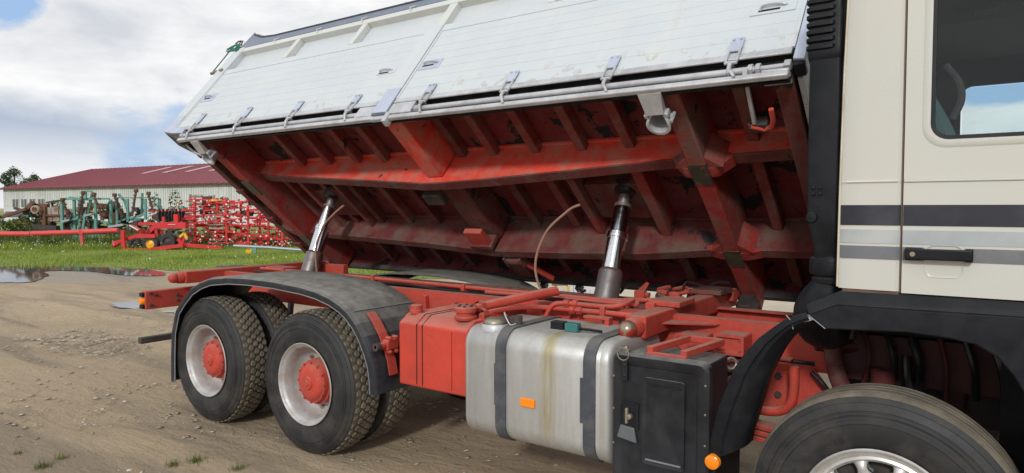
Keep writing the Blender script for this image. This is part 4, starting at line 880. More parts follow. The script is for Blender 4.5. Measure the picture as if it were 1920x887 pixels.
for x in (3.08, 3.12): bq(Q().tube([(x - .012, -1.180, .08), (x + .012, -1.180, .08)], .032, 8), 'rod_nut', silver, 0)
bq(Q().box(3.25, 3.285, -1.205, -1.165, .06, .105), 'rod_end', silver, .004)
# posts
bq(Q().box(.186, .345, -1.215, -1.12, .32, 1.10), 'post', boardw, .006); bq(Q().box(.186, .345, -1.216, -1.12, .052, .319), 'post_foot', silverblue, .005)
bq(Q().prism([(.350, .06), (.40, .03), (.40, -.05), (.36, -.05)], 'y', -1.213, -1.15), 'post_gusset', silver, .004)
bq(Q().box(-3.085, -2.905, -1.212, -1.13, .375, 1.50), 'post', boardw, .006, label='rear corner post of the bed')
bq(Q().prism([(-3.085, .155), (-2.89, .115), (-2.66, .10), (-2.66, .15), (-2.89, .20), (-2.905, .374), (-3.085, .374)], 'y', -1.213, -1.13), 'post_foot', silverblue, .004)
bq(Q().prism([(-3.08, .15), (-2.66, .02), (-2.66, .09), (-2.9, .13)], 'y', -1.19, -1.0), 'corner_plate', darkiron, .003)
bq(Q().prism([(3.293, .10), (3.293, 2.4), (3.355, 2.4), (3.355, .085)], 'y', -1.215, -1.11), 'post', silverblue, .006, label='front corner post of the bed')
bq(Q().box(3.298, 3.35, -1.20, -1.12, .06, .10), 'post_end', recess, .002)
# planks of the drop boards
def drop_board(x0, x1, edges, top):
    e_ = edges + [top]
    for a, b_ in zip(e_[:-1], e_[1:]):
        q_ = Q(); q_.prism([(-1.200, a + .0006), (-1.200, b_ - .0006), (-1.165, b_ - .0006), (-1.165, a + .0006)], 'x', x0 + .02, x1 - .02); bq(q_, 'plank', boardw, .0016)
    for xa, xb in ((x0, x0 + .019), (x1 - .019, x1)): bq(Q().box(xa, xb, -1.206, -1.16, edges[0], top), 'board_end', boardw, .002)
    bq(Q().prism([(-1.204, edges[0] - .052), (-1.209, edges[0] - .048), (-1.206, edges[0] - .003), (-1.196, edges[0] - .002), (-1.196, edges[0] - .052)], 'x', x0 + .01, x1 - .01), 'board_lip', silver, .003)
drop_board(-2.895, .180, [.205, .32, .41, .515, .625, .725, .825, .94], 1.03); drop_board(.352, 3.286, [.205, .32, .43, .53, .63, .725, .82, .93], 1.02)
# upper fixed boards with frame
bq(Q().box(-2.90, .33, -1.20, -1.165, 1.037, 1.115), 'mid_rail', boardw, .004); bq(Q().box(.345, 3.286, -1.20, -1.165, 1.027, 1.115), 'mid_rail', boardw, .004)
for x0, x1 in ((-2.90, -1.90), (-1.83, -.88), (-.81, .24), (.33, 1.37), (1.43, 2.4), (2.46, 3.286)):
    bq(Q().box(x0 - .01, x1 + .01, -1.138, -1.12, 1.05, 1.43), 'upper_panel', boardw, .002)
for x in (-1.865, -.845, 1.40, 2.43): bq(Q().prism([(x - .03, 1.117), (x + .03, 1.117), (x + .036, 1.42), (x - .036, 1.42)], 'y', -1.203, -1.139), 'stile', framew, .004)
bq(Q().box(.24, .33, -1.203, -1.13, 1.117, 1.42), 'stile', framew, .004)
bq(Q().prism([(-1.205, 1.422), (-1.205, 1.49), (-1.198, 1.50), (-1.12, 1.50), (-1.12, 1.422)], 'x', -2.904, 3.29), 'top_rail', framew, .005)
# latches set into the boards
def latch(x0, x1, n0, n1, ma):
    q_ = Q(); o = bq(q_.box(x0, x1, -1.206, -1.196, n0, n1), 'latch_plate', ma, .003)
    mx_, mn = (x0 + x1) / 2, (n0 + n1) / 2
    Q().tube(smoothpath([(mx_ - .07, -1.203, mn - .008), (mx_ - .06, -1.22, mn + .01), (mx_, -1.224, mn + .014), (mx_ + .06, -1.215, mn + .01), (mx_ + .075, -1.205, mn + .01)]), .007, 8).build('latch_handle', silver, o)
    Q().box(mx_ - .08, mx_ + .04, -1.2065, -1.20, mn - .022, mn - .004).build('latch_slot', recess, o)
latch(-2.86, -2.62, .58, .70, silverblue); latch(.385, .605, .525, .635, silverblue); latch(-.11, .105, .55, .605, boardw); latch(2.985, 3.235, .53, .615, boardw)
# hinges with hooks over the rod
def hinge(x, top):
    h_ = empty('hinge', parent=B); w = .036
    Q().box(x - w, x + w, -1.219, -1.208, .215, top).build('strap', silverblue, h_, bevel=.003)
    for s in (-1, 1):
        Q().box(x + s * (w - .006) - .006, x + s * (w - .006) + .006, -1.222, -1.206, .115, .235).build('fork', silver, h_, bevel=.003)
        Q().tube([(x + s * .02, -1.208, top - .02), (x + s * .02, -1.226, top - .02)], .008, 8).build('rivet', silver, h_)
    Q().box(x - w, x + w, -1.222, -1.208, .110, .128).build('fork_foot', silver, h_, bevel=.003)
    Q().tube([(x, -1.185 + .036 * math.cos(R(a)), .088 + .040 * math.sin(R(a))) for a in (80, 120, 160, 200, 240, 280, 310)], .012, 8).build('hook', silver, h_)
    Q().bar((x + .005, -1.212, .06), (x + .04, -1.21, .005), .011, .015).build('hook_tail', silver, h_)
for x, tp in ((-2.51, .365), (-1.69, .355), (-.90, .335), (-.13, .31), (.69, .31), (1.44, .325), (2.21, .33), (2.97, .33)): hinge(x, tp)
# headboard planks facing the cab
for k in range(12): bq(Q().box(3.302, 3.330, -1.10 + k * .19, -1.10 + k * .19 + .186, .07, 2.3), 'headboard_plank', boardw, .004)
bq(Q().box(-3.07, 3.29, 1.195, 1.22, .226, 1.45), 'far_board', bedred, .004); bq(Q().box(-3.07, 3.30, 1.185, 1.235, .165, .225), 'side_rail', darkiron, .006)
bq(Q().box(-3.06, -3.03, -1.13, 1.19, .40, 1.45), 'tailgate', boardw, .004)
for x in (-1.35, -.35, .55, .95, 2.05): bq(Q().box(x - .03, x + .03, 1.18, 1.25, .10, .165), 'far_lug', blacksteel, .008)
bq(Q().tube([(.93, 1.2, .12), (.98, 1.23, .09), (1.03, 1.2, .10)], .014, 8), 'far_hook', blacksteel, 0)
# tie ear at the pivot end of each cross beam
for x in (2.595, -2.36): bq(Q().prism([(.98, .05), (1.16, .10), (1.10, -.06), (1.0, -.12), (.92, -.10)], 'x', x - .055, x + .055), 'pivot_ear', darkiron, .01)
# sockets that drop on the near balls
def socket(x):
    e_ = empty('ball_socket', parent=B)
    Q().loft([[(x - .072, -1.172 - PB, -.014), (x + .072, -1.172 - PB, -.014), (x + .072, -1.172 - PB, .004), (x - .072, -1.172 - PB, .004)], [(x - .056, -1.03 - PB, -.045), (x + .056, -1.03 - PB, -.045), (x + .056, -1.01 - PB, .0), (x - .056, -1.01 - PB, .0)]]).build('flare_plate', silver, e_, bevel=.002)
    cy = -.955
    sk = M(); n_ = 28
    prof_ = [(.12, .050), (.06, .062), (.0, .064), (-.03, .066), (-.033, .074), (-.055, .076), (-.055, .060), (.0, .054), (.06, .05)]
    lp = []
    for k in range(n_ + 1):
        a = R(-60 + 300 * k / n_)
        cut = .045 * max(0., math.cos(a + R(90))) ** 2
        lp.append([(x + r_ * math.cos(a), cy - PB + r_ * math.sin(a), h_ + (cut if h_ < 0 else 0)) for h_, r_ in prof_])
    sk.loft(lp, closed=True); sk.build('cup', silver, e_, ang=40)
    Q().box(x - .045, x + .045, cy - .045, cy + .045, .10, .13).build('cup_head', silver, e_, bevel=.01)
    for sx_ in (-1, 1): Q().box(x + sx_ * .062 - .014, x + sx_ * .062 + .014, cy - .075, cy - .045, -.04, .012).build('cup_lug', silver, e_, bevel=.006)
    Q().tube([(x - .075, cy - .068, -.012), (x + .06, cy - .068, -.012)], .010, 8).build('lock_pin', silver, e_)
    Q().tube([(x + .085, cy - .02, -.05), (x + .085, cy - .02, .03)], .011, 8).box(x + .062, x + .09, cy - .035, cy - .005, -.02, .01).build('side_pin', silver, e_)
socket(2.515); socket(-2.355)
# wind-up crank
ck = empty('rod_crank', parent=B)
Q().bar((3.06, -1.21, .06), (3.06, -1.18, .02), .026, .026).bar((3.06, -1.18, .03), (3.035, -.84, .03), .022, .022).build('crank_lever', silver, ck, bevel=.003)
Q().tube([(3.01, -.82, .03), (3.08, -.78, .04), (3.13, -.82, .02), (3.15, -.88, .0), (3.155, -.965, .0)], .015, 8).build('crank_handle', beamred, ck)
Q().box(2.99, 3.10, -.83, -.76, .03, .10).build('crank_bearing', darkiron, ck, bevel=.008)
Q().bar((-2.63, -1.20, .03), (-2.58, -1.02, .0), .018, .018).bar((-2.58, -1.02, .0), (-2.44, -.93, .0), .018, .018).build('crank_lever', silver, ck, bevel=.002)
# tarpaulin on top of the bed
lp = []
for x, r_ in ((-3.03, .31), (-2.95, .24), (-2.75, .155), (-2.55, .125), (-1.8, .12), (-1.0, .112), (-.4, .118), (.3, .12), (1.2, .13), (3.29, .14)):
    lp.append([(x, -1.203 - PB, 1.502), (x, -1.193 - PB, 1.502 + r_), (x, -.6 - PB, 1.53 + r_), (x, .2 - PB, 1.55 + r_), (x, 1.19 - PB, 1.5 + .1), (x, 1.19 - PB, 1.49), (x, .2 - PB, 1.54 + r_), (x, -.6 - PB, 1.52 + r_), (x, -1.183 - PB, 1.49 + r_), (x, -1.19 - PB, 1.502)])
tp = M().loft(lp).build('tarpaulin', tarpm, B, ang=30)
q_ = Q(); q_.tube([(-2.97, -1.188, 1.755), (-2.75, -1.188, 1.665), (-2.5, -1.188, 1.632), (-1.8, -1.188, 1.628), (-.4, -1.188, 1.625), (1.2, -1.188, 1.637), (3.29, -1.188, 1.648)], .016, 8); q_.build('tarp_hem', tarpedge, tp)
q_ = Q(); q_.tube([(-2.96, -1.16, 1.775), (-2.75, -1.16, 1.685), (-2.5, -1.16, 1.655), (-.4, -1.16, 1.650), (1.2, -1.16, 1.662), (3.29, -1.16, 1.672)], .024, 8); q_.build('tarp_roll', tarproll, tp)
for x in (-2.55, -1.83, -1.15, -.5, .1, .75):
    q_ = Q(); q_.tube(smoothpath([(x - .03, -1.16, 1.64), (x - .025, -1.16, 1.70), (x + .005, -1.16, 1.70), (x + .02, -1.16, 1.64)]), .005, 6); q_.build('tarp_hook', darkiron, tp)
    q_ = Q(); q_.tube([(x + .25, -1.212, 1.44), (x + .25, -1.235, 1.47), (x + .27, -1.21, 1.52)], .005, 6); q_.build('rail_hook', framew, tp)
q_ = Q(); q_.bar((-3.05, -1.19, 1.49), (-3.03, -1.16, 1.80), .03, .035); q_.bar((-3.04, -1.19, 1.52), (-3.34, -1.19, 1.54), .03, .02); q_.bar((-3.04, -1.18, 1.62), (-3.2, -1.18, 1.72), .012, .012); q_.build('tarp_frame', silver, tp, bevel=.003)
q_ = Q(); q_.tube(smoothpath([(-3.30, -1.21, 1.54), (-3.18, -1.215, 1.58), (-3.05, -1.22, 1.56), (-3.08, -1.225, 1.48), (-3.0, -1.22, 1.45), (-3.05, -1.22, 1.55), (-3.18, -1.22, 1.56), (-3.10, -1.22, 1.48), (-2.99, -1.22, 1.50)]), .010, 6); q_.build('tarp_rope', ropeg, tp)
q_ = Q(); q_.tube(smoothpath([(-3.10, -1.19, 1.60), (-3.16, -1.19, 1.68), (-3.24, -1.19, 1.70), (-3.28, -1.19, 1.66)]), .008, 6); q_.tube(smoothpath([(-3.12, -1.18, 1.62), (-3.2, -1.18, 1.64), (-3.22, -1.18, 1.70)]), .007, 6); q_.build('loose_strap', darkiron, tp)
q_ = Q(); q_.tube(smoothpath([(-3.19, -1.22, 1.54), (-3.16, -1.22, 1.35), (-3.14, -1.22, 1.10)]), .006, 6); q_.tube([(-3.17, -1.22, 1.54), (-3.13, -1.22, 1.10)], .006, 6); q_.build('tie_cord', ropeg, tp)
q_ = Q(); q_.tube([(-3.17, -1.21, 1.09), (-3.08, -1.21, 1.11)], .018, 8); q_.tube([(-2.99, -1.225, 1.10), (-2.94, -1.225, 1.105)], .014, 8); q_.build('cord_bolt', brass, tp)

# ================================================================== CAB
CB = empty('cab', parent=T); CB['label'] = 'cream cab with black and grey side stripes'
# rear quarter panel with rolled corner
lp = []
for z, dx in ((1.497, 0), (1.936, 0.004), (1.939, .004), (1.946, .004), (1.953, .004), (1.956, .004), (2.4, .012), (3.0, .03)):
    crease = .006 if abs(z - 1.946) < .001 else 0
    lp.append([(3.655 + dx, -1.10, z), (3.622 + dx, -1.13, z), (3.617 + dx, -1.165, z), (3.624 + dx, -1.188, z), (3.645 + dx, -1.2 - crease, z), (3.70 + dx, -1.203 - crease, z), (3.838, -1.203 - crease, z), (3.850, -1.195, z), (3.850, -1.16, z), (3.70 + dx, -1.17, z)])
M().loft(lp).build('quarter_panel', cream, CB, ang=30)
M().loft([[(3.605 + dx, -1.14, z), (3.613 + dx, -1.175, z), (3.622 + dx, -1.178, z), (3.615 + dx, -1.14, z)] for z, dx in ((1.50, 0), (1.93, .004), (2.4, .012), (3.0, .03))]).build('corner_trim', creamedge, CB)
M().box(3.846, 3.862, -1.185, -1.15, 1.49, 3.0).build('door_gap', mat('door seal', (.16, .11, .07), .7), CB)
M().loft([[(x, y, z) for x, y in ((3.64, -1.12), (5.4, -1.12), (5.4, 1.2), (3.64, 1.2))] for z in (1.44, 1.50)]).build('cab_floor', interior, CB)
rw = M(); rw.box(3.63, 3.66, -1.10, 1.19, 1.50, 3.0); rw.build('rear_wall', cream, CB); M().box(3.661, 3.68, -1.10, 1.15, 1.50, 2.98).build('rear_lining', interior, CB)
M().box(3.64, 5.4, -1.19, 1.19, 2.985, 3.02).build('cab_roof', cream, CB, bevel=.01); M().box(3.69, 5.38, -1.10, 1.12, 2.90, 2.98).build('headliner', interior, CB)
M().box(5.38, 5.41, -1.19, 1.19, 1.5, 2.1).build('windscreen_base', cream, CB); M().box(4.95, 5.37, -1.08, 1.08, 1.5, 2.15).build('dashboard', interior, CB, bevel=.03)
fw_ = M(); holed_panel(fw_, rect_like(3.66, 5.40, 1.5, 2.985), rrect(3.945, 4.66, 2.11, 2.655, .07), 1.16, 1.20); fw_.build('far_side', interior, CB)
M().box(3.93, 4.68, 1.13, 1.159, 2.085, 2.112).build('far_sill', cream, CB); 
dr = empty('cab_door', parent=T)
du = M(); holed_panel(du, rect_like(3.860, 4.78, 1.952, 2.98), rrect(3.950, 4.66, 2.108, 2.86, .062), -1.203, -1.17); du.build('door_upper', cream, dr, bevel=.006)
rg = M(); o1, o2, o3 = rrect(3.918, 4.70, 2.073, 2.90, .085), rrect(3.925, 4.69, 2.082, 2.89, .08), rrect(3.950, 4.66, 2.108, 2.86, .062)
rg.loft([Pq(o1, -1.202), Pq(o2, -1.209), Pq(o3, -1.205), Pq(o3, -1.18)], cap=False); rg.build('window_surround', cream, dr, ang=60)
sl = M(); s1, s2 = rrect(3.948, 4.662, 2.106, 2.862, .064), rrect(3.962, 4.648, 2.121, 2.848, .054)
sl.loft([Pq(s1, -1.196), Pq(s1, -1.207), Pq(s2, -1.204), Pq(s2, -1.188)], cap=False); sl.build('window_seal', plastic, dr, ang=60)
M().box(3.955, 4.655, -1.194, -1.190, 2.114, 2.855).build('window_glass', glass, dr)
M().box(3.955, 4.655, 1.178, 1.182, 2.12, 2.645).build('far_window_glass', glass, dr)
dl = M(); hole = rrect(3.942, 4.066, 1.565, 1.688, .03)
holed_panel(dl, rect_like(3.860, 4.78, 1.492, 1.940), hole, -1.203, -1.17); dl.build('door_lower', cream, dr, bevel=.003)
M().box(3.860, 4.78, -1.209, -1.17, 1.9405, 1.9515).build('door_crease', cream, dr, bevel=.004)
pk = M(); pk.loft([Pq(rrect(3.938, 4.070, 1.561, 1.692, .034), -1.2025), Pq(rrect(3.939, 4.069, 1.562, 1.691, .033), -1.2060), Pq(rrect(3.945, 4.063, 1.568, 1.685, .028), -1.2040), Pq(rrect(3.952, 4.056, 1.576, 1.678, .026), -1.19), Pq(rrect(3.964, 4.044, 1.588, 1.666, .022), -1.150)][::1]); pk.build('handle_pocket', cream, dr, ang=60)
hd = M().box(3.872, 4.098, -1.246, -1.222, 1.632, 1.676).box(3.872, 3.93, -1.236, -1.2035, 1.628, 1.680).box(4.075, 4.10, -1.24, -1.2035, 1.628, 1.680).build('door_handle', plastic, dr, bevel=.006, segs=3)
M().lathe([(-1.250, .001), (-1.250, .009), (-1.245, .011)], (3.90, 0, 1.654), 'y', 14).build('lock_barrel', brass, hd)
for (z0, z1, ma, bow) in ((1.766, 1.850, stripeblack, 0), (1.691, 1.748, stripelight, 0), (1.626, 1.680, stripedark, 0)):
    M().loft([[(3.6265, -1.1905, z) , (3.645, -1.2032, z), (3.70, -1.2055, z), (3.838, -1.2055, z), (3.8515, -1.196, z), (3.8515, -1.19, z), (3.70, -1.19, z), (3.64, -1.185, z)] for z in (z0, z1)]).build('stripe', ma, CB)
    segs_ = ((3.861, 4.78),) if z0 > 1.685 else ((3.861, 3.937), (4.071, 4.78))
    for a, b_ in segs_: M().box(a, b_, -1.2050, -1.198, z0, z1).build('stripe', ma, dr)
M().box(3.64, 3.85, -1.195, -1.16, 1.474, 1.4965).build('rust_sill', mat('rusty sill', (.10, .07, .05), .8, 0, .5, 20, dirt=((.26, .12, .05), .8, 12)), CB)
M().box(3.85, 4.8, -1.19, -1.15, 1.46, 1.4915).build('sill_gap', recess, CB)
# inside
M().loft([[(x, y, z) for x, y in pts] for z, pts in ((2.05, ((3.70, -1.09), (3.80, -1.12), (3.90, -1.07), (4.02, -1.10), (4.06, -1.0), (3.70, -.95))), (2.2, ((3.70, -1.09), (3.80, -1.11), (3.88, -1.07), (3.97, -1.09), (4.0, -1.0), (3.70, -.95))), (2.40, ((3.70, -1.09), (3.78, -1.11), (3.85, -1.08), (3.89, -1.08), (3.90, -1.0), (3.70, -.95))), (2.9, ((3.70, -1.09), (3.76, -1.11), (3.80, -1.08), (3.81, -1.08), (3.82, -1.0), (3.70, -.95))))]).build('curtain', curtainm, CB)
M().tube(smoothpath([(4.0, -.85, 2.22), (4.03, -.84, 2.30), (4.02, -.83, 2.38), (3.97, -.82, 2.46)]), .016, 8).build('seat_belt', beltm, CB)
M().box(3.72, 4.3, -.2, .9, 2.78, 2.90).build('shelf', interior, CB, bevel=.02); M().box(4.05, 4.15, -.21, -.19, 2.80, 2.825).build('shelf_slot', intgrey, CB); M().box(4.14, 4.5, -1.05, -.55, 2.80, 2.86).build('sun_visor', intgrey, CB, bevel=.015)
M().box(3.75, 4.25, -.85, -.35, 1.5, 2.05).box(3.72, 3.86, -.85, -.35, 1.9, 2.10).build('driver_seat', interior, CB, bevel=.04)
# black skirt with wheel arch
arch = [(3.582, 1.318), (3.885, 1.335), (4.03, 1.327), (4.116, 1.312), (4.184, 1.273), (4.235, 1.209), (4.268, 1.15), (4.31, 1.0), (4.34, .80), (4.36, .5)]
topc = [(3.522, 1.350), (3.505, 1.400), (3.500, 1.415)]
main = [(3.582, 1.318)] + arch[1:] + [(4.85, .5), (4.85, 1.440), (3.625, 1.425), (3.515, 1.372)]
sk = M(); sk.prism(main, 'y', -1.225, -1.15); sko = sk.build('wheel_arch_skirt', plastic, T, bevel=.006)
M().loft([[(3.515, -1.226, 1.372), (3.500, -1.222, 1.412), (3.50, -1.12, 1.415), (3.515, -1.12, 1.372)], [(3.625, -1.227, 1.4255), (3.636, -1.196, 1.484), (3.636, -1.10, 1.484), (3.625, -1.10, 1.4255)], [(4.85, -1.227, 1.4405), (4.85, -1.196, 1.487), (4.85, -1.10, 1.487), (4.85, -1.10, 1.4405)]]).build('skirt_ledge', plastic, sko, bevel=.003)
M().bar((3.523, -1.226, 1.365), (3.582, -1.226, 1.320), .003, .003).build('skirt_scuff', scuff, sko)
wl = M()
lw = [(3.55, 1.33)] + arch[1:8]
wl.loft([[(x + .01, -1.17, z + .012), (x + .01, -.55, z + .012), (x + .01, -.55, z + .03), (x + .01, -1.17, z + .03)] for x, z in lw]); wl.build('wheel_arch_liner', plastic, T)
M().box(4.42, 4.46, -1.15, -.2, .3, 1.4).box(3.62, 4.46, -.56, -.1, 1.26, 1.30).box(4.2, 4.85, -.75, -.70, .6, 1.4).box(3.5, 4.3, -.60, -.56, 1.22, 1.36).build('inner_wing_light_block', recess, T)  # inner wing plus unseen plates added to keep light out of the arch
# quarter mudguard behind the front wheel
outp = [(3.058, .62), (3.068, .72), (3.11, .90), (3.183, 1.09), (3.235, 1.17), (3.291, 1.24), (3.35, 1.292), (3.406, 1.337), (3.455, 1.362), (3.50, 1.378)]
inp = [(3.235, .715), (3.245, .78), (3.262, .83), (3.318, 1.035), (3.35, 1.115), (3.385, 1.191), (3.415, 1.238), (3.452, 1.282), (3.485, 1.31), (3.52, 1.328)]
qm = M(); lp = []
for (ox, oz), (ix, iz) in zip(outp, inp):
    a = Vector((ox, -1.20, oz)); b_ = Vector((ix, -1.20, iz)); d = b_ - a
    lp.append([tuple(a + Vector((0, .02, 0))), tuple(a + d * .05 + Vector((0, -.004, 0))), tuple(a + d * .40 + Vector((0, -.016, 0))), tuple(a + d * .46 + Vector((0, -.006, 0))), tuple(a + d * .62 + Vector((0, -.004, 0))), tuple(a + d * .93 + Vector((0, .035, 0))), tuple(b_ + Vector((0, .06, 0))), tuple(b_ + Vector((0, .15, 0)) ), tuple(b_ + d * -.04 + Vector((0, .16, 0))), tuple(a + d * .3 + Vector((0, .05, 0)))])
qmo = qm.loft(lp).build('quarter_mudguard', plastic, T, ang=35)
M().tube([(3.415, -1.203, 1.36), (3.44, -1.206, 1.335), (3.445, -1.20, 1.30)], .0025, 6).build('scuff_edge', scuff, qmo)
M().box(3.03, 3.10, -1.19, -.8, .40, .64).build('mudguard_foot', plastic, qmo, bevel=.01)
M().lathe([(-1.243, .001), (-1.242, .022), (-1.235, .034), (-1.21, .036)], (3.098, 0, .632), 'y', 24).build('side_marker', orange, qmo)
M().loft([[(x, y, z + dz) for y, dz in ((-1.20, 0), (-1.12, 0), (-1.12, .03), (-1.20, .03))] for x, z in ((3.49, 1.335), (3.53, 1.35))]).build('mudguard_bracket', silver, qmo)

# air intake stack behind the cab
ai = empty('air_intake', parent=T); ai['label'] = 'black ribbed air intake stack behind the cab'
def duct_loop(x0, x1, y0, y1, z, r=.02): return [(x, y, z) for x, y in rrect(x0, x1, y0, y1, r, 4)]
M().loft([duct_loop(3.462, 3.60, -1.07, -.78, z) for z in (1.80, 2.52)]).build('duct', plastic, ai, ang=35)
M().loft([duct_loop(3.585, 3.625, -1.06, -.75, z) for z in (1.80, 2.9)]).build('duct_back', plastic, ai, ang=35)
M().loft([duct_loop(3.455 + i_, 3.605 - i_ * .2, -1.072 + i_, -.78, z, .025) for z, i_ in ((2.47, .02), (2.49, .004), (2.53, -.004), (2.56, 0), (3.02, 0))]).build('intake_head', plastic, ai, ang=35)
for k in range(13):
    z = 2.555 + k * .034
    M().loft([duct_loop(3.448 + i_, 3.572 - i_, -1.084 + i_, -1.0, z + dz, .02) for dz, i_ in ((-.012, .006), (-.007, 0), (.007, 0), (.012, .006))]).build('grille_fin', plastic, ai, ang=50)
M().loft([duct_loop(3.462, 3.60, -1.07, -.78, 1.80), duct_loop(3.468, 3.60, -1.07, -.78, 1.76), duct_loop(3.49, 3.60, -1.05, -.80, 1.66), duct_loop(3.495, 3.60, -1.04, -.80, 1.60)]).build('duct_foot', plastic, ai, ang=35)
for dx, dz in ((0, 0), (.028, 0), (0, .028), (.028, .028)): M().lathe([(-1.078, .001), (-1.077, .007), (-1.069, .009)], (3.492 + dx, 0, 1.90 + dz), 'y', 8).build('duct_rivet', plastic, ai)
M().lathe([(-1.083, .001), (-1.081, .022), (-1.069, .026)], (3.487, 0, 1.795), 'y', 14).build('duct_boss', plastic, ai)
M().lathe([(1.49, .078), (1.495, .088), (1.515, .090), (1.52, .080), (1.527, .080), (1.532, .098), (1.545, .102), (1.595, .102), (1.608, .098), (1.612, .085), (1.63, .08)], (3.56, -.96, 0), 'z', 28).build('bellows', plastic, ai, ang=40)
M().tube(smoothpath([(3.56, -.96, 1.50), (3.535, -.95, 1.43), (3.495, -.92, 1.35), (3.485, -.85, 1.285), (3.495, -.74, 1.25), (3.51, -.60, 1.24)], 5), [.082, .084, .088, .092, .096, .10, .104, .106, .108, .110, .112, .112, .112, .112, .112, .112, .112, .112, .112, .112, .112, .112, .112, .112, .112, .112], 24).build('elbow', plastic, ai)
M().box(3.40, 3.62, -.75, .6, 1.2, 1.35).build('cab_crossmember', darkiron, T, bevel=.01)

# ================================================================== BACKGROUND YARD
YAW = .6229
K = .0244                                      # metres per image pixel at the implements' depth; u, v are image pixels
def E(u, v, y=0., u0=450, v0=466, k=K): return ((u - u0) * k, y, (v0 - v) * k)
class D(M):
    """bars placed by image pixel coordinates, scaled to metres"""
    def __init__(s, u0, v0=466, k=K): super().__init__(); s.u0, s.v0, s.k = u0, v0, k
    def P(s, u, v, y=0.): return E(u, v, y, s.u0, s.v0, s.k)
    def b(s, u0, v0, u1, v1, w=.09, y=0., y1=None, h=None): return s.bar(s.P(u0, v0, y), s.P(u1, v1, y if y1 is None else y1), w, h or w, (0, 1, 0))
    def t(s, pts, r, y=0., seg=6): return s.tube([s.P(u, v, y) for u, v in pts], r, seg)
def ewheel(parent, c, r, w, rimma, axis='y', name='wheel'):
    we = empty(name, parent=parent)
    M().lathe([(-w / 2, r * .55), (-w / 2, r * .9), (-w / 3, r), (w / 3, r), (w / 2, r * .9), (w / 2, r * .55)], c, axis, 24).build('tyre', rubber, we)
    M().lathe([(-w / 2 * .9, .001), (-w / 2 * .7, r * .2), (-w / 2 * .5, r * .45), (-w / 2, r * .56), (w / 2, r * .56), (w / 2 * .5, .001)], c, axis, 20).build('rim', rimma, we)
    return we

# --- big folded red tine harrow
HR = empty('tine_harrow', (-23.99, 13.57, 0), YAW, 'large bright red folded tine harrow bristling with pale tines', 'harrow')
d = D(450)
for u, v0, v1, y in ((362, 372, 440, .2), (371, 376, 462, -.3), (408, 372, 466, 0), (417, 372, 466, .4), (428, 378, 462, -.2), (447, 382, 458, .3), (470, 385, 460, -.3), (484, 400, 455, .2), (503, 390, 458, 0), (512, 415, 462, .5), (526, 430, 464, .2)):
    d.b(u, v0, u, v1, .085, y); 
for i in range(len(d.v) // 8):
    q_ = M(); q_.v = d.v[8 * i:8 * i + 8]; q_.f = [tuple(j - 8 * i for j in f) for f in d.f[6 * i:6 * i + 6]]; q_.build('mast', farmred, HR)
for (u0, v0, u1, v1, y) in ((388, 381, 455, 381, 0), (358, 375, 400, 375, .2), (395, 393, 460, 390, .1), (350, 407, 420, 404, -.2), (430, 402, 500, 400, .3), (345, 424, 425, 424, .1), (425, 421, 505, 426, -.1), (430, 434, 505, 446, -.3), (385, 436, 440, 440, .2), (340, 420, 455, 411, -.4), (455, 395, 500, 392, .2), (400, 446, 510, 450, .3), (390, 456, 500, 458, 0), (465, 440, 530, 452, .3), (470, 415, 520, 418, .2), (350, 440, 400, 452, .1)):
    D(450).b(u0, v0, u1, v1, .075, y).build('frame_bar', farmred, HR)
rr = random.Random(11); tm, tt = D(450), D(450)
for row in range(13):
    v = 376 + row * 7.2
    for u in (352, 360, 368, 378, 397, 404, 411, 419, 424, 436, 443, 452, 462, 472, 481, 490, 498, 507, 515, 523, 532, 541):
        if (u > 460 and v < 376 + (u - 460) * 1.0) or (u < 395 and u > 350 and v > 462) or rr.random() < .12: continue
        y = rr.uniform(-.7, .7); du = rr.choice((-1, 1)) * rr.uniform(3.5, 7); uu = u + rr.uniform(-2, 2); vv_ = v + rr.uniform(-1.5, 1.5)
        tm.t([(uu, vv_), (uu + du * .6, vv_ - 1.5), (uu + du, vv_ + .8)], .032, y, 5)
        if rr.random() < .65: tt.b(uu + du, vv_ + .8, uu + du * 1.45, vv_ + 1.8, .06, y, h=.06)
td0 = D(450)
for k_ in range(120):
    u_, v_ = rr.uniform(352, 540), rr.uniform(376, 462)
    if u_ > 460 and v_ < 374 + (u_ - 460) * 1.05: continue
    ln = rr.uniform(5, 22); y_ = rr.uniform(-.6, .9); tm.b(u_, v_, u_ + ln, v_ + rr.uniform(-1.5, 1.5), rr.uniform(.04, .085), y_)
    (tm if k_ % 3 else td0).b(u_, v_ + 2, u_ + ln * .8, v_ + 2.4, .05, y_ + .1)
    if k_ % 3 == 0: tm.b(u_, v_, u_ + rr.uniform(-1, 1), v_ + rr.uniform(5, 14), .06, y_)
tm.build('tines', farmred, HR, kind='stuff'); td0.build('rusty_tines', rust, HR, kind='stuff'); tt.build('tine_tips', tine, HR, kind='stuff')
td = D(450)
for row in range(12):
    v = 378 + row * 7.3
    for u0, u1 in ((396, 424), (352, 366)): td.t([(u0, v), (u1, v + rr.uniform(-.6, .6))], .04, rr.uniform(-.3, .3), 6)
td.build('roller_bars', rustgrey, HR, kind='stuff')
for u, v, y, r in ((460, 401, .2, .28), (474, 381, .3, .30), (378, 381, .8, .3), (375, 398, .7, .3)): ewheel(HR, E(u, v, y), r, .26, darkiron, 'z', 'folded_wheel')
M().lathe([(0, .001), (.03, .10), (.0, .22), (-.06, .24)], E(402, 376, 0), 'z', 16).build('orange_cover', orangelid, HR)
D(450).b(268, 466, 318, 466, .16, -1.6).b(318, 464, 375, 457, .15, -1.6).b(375, 457, 440, 462, .14, -1.4).build('towing_frame', farmred, HR)
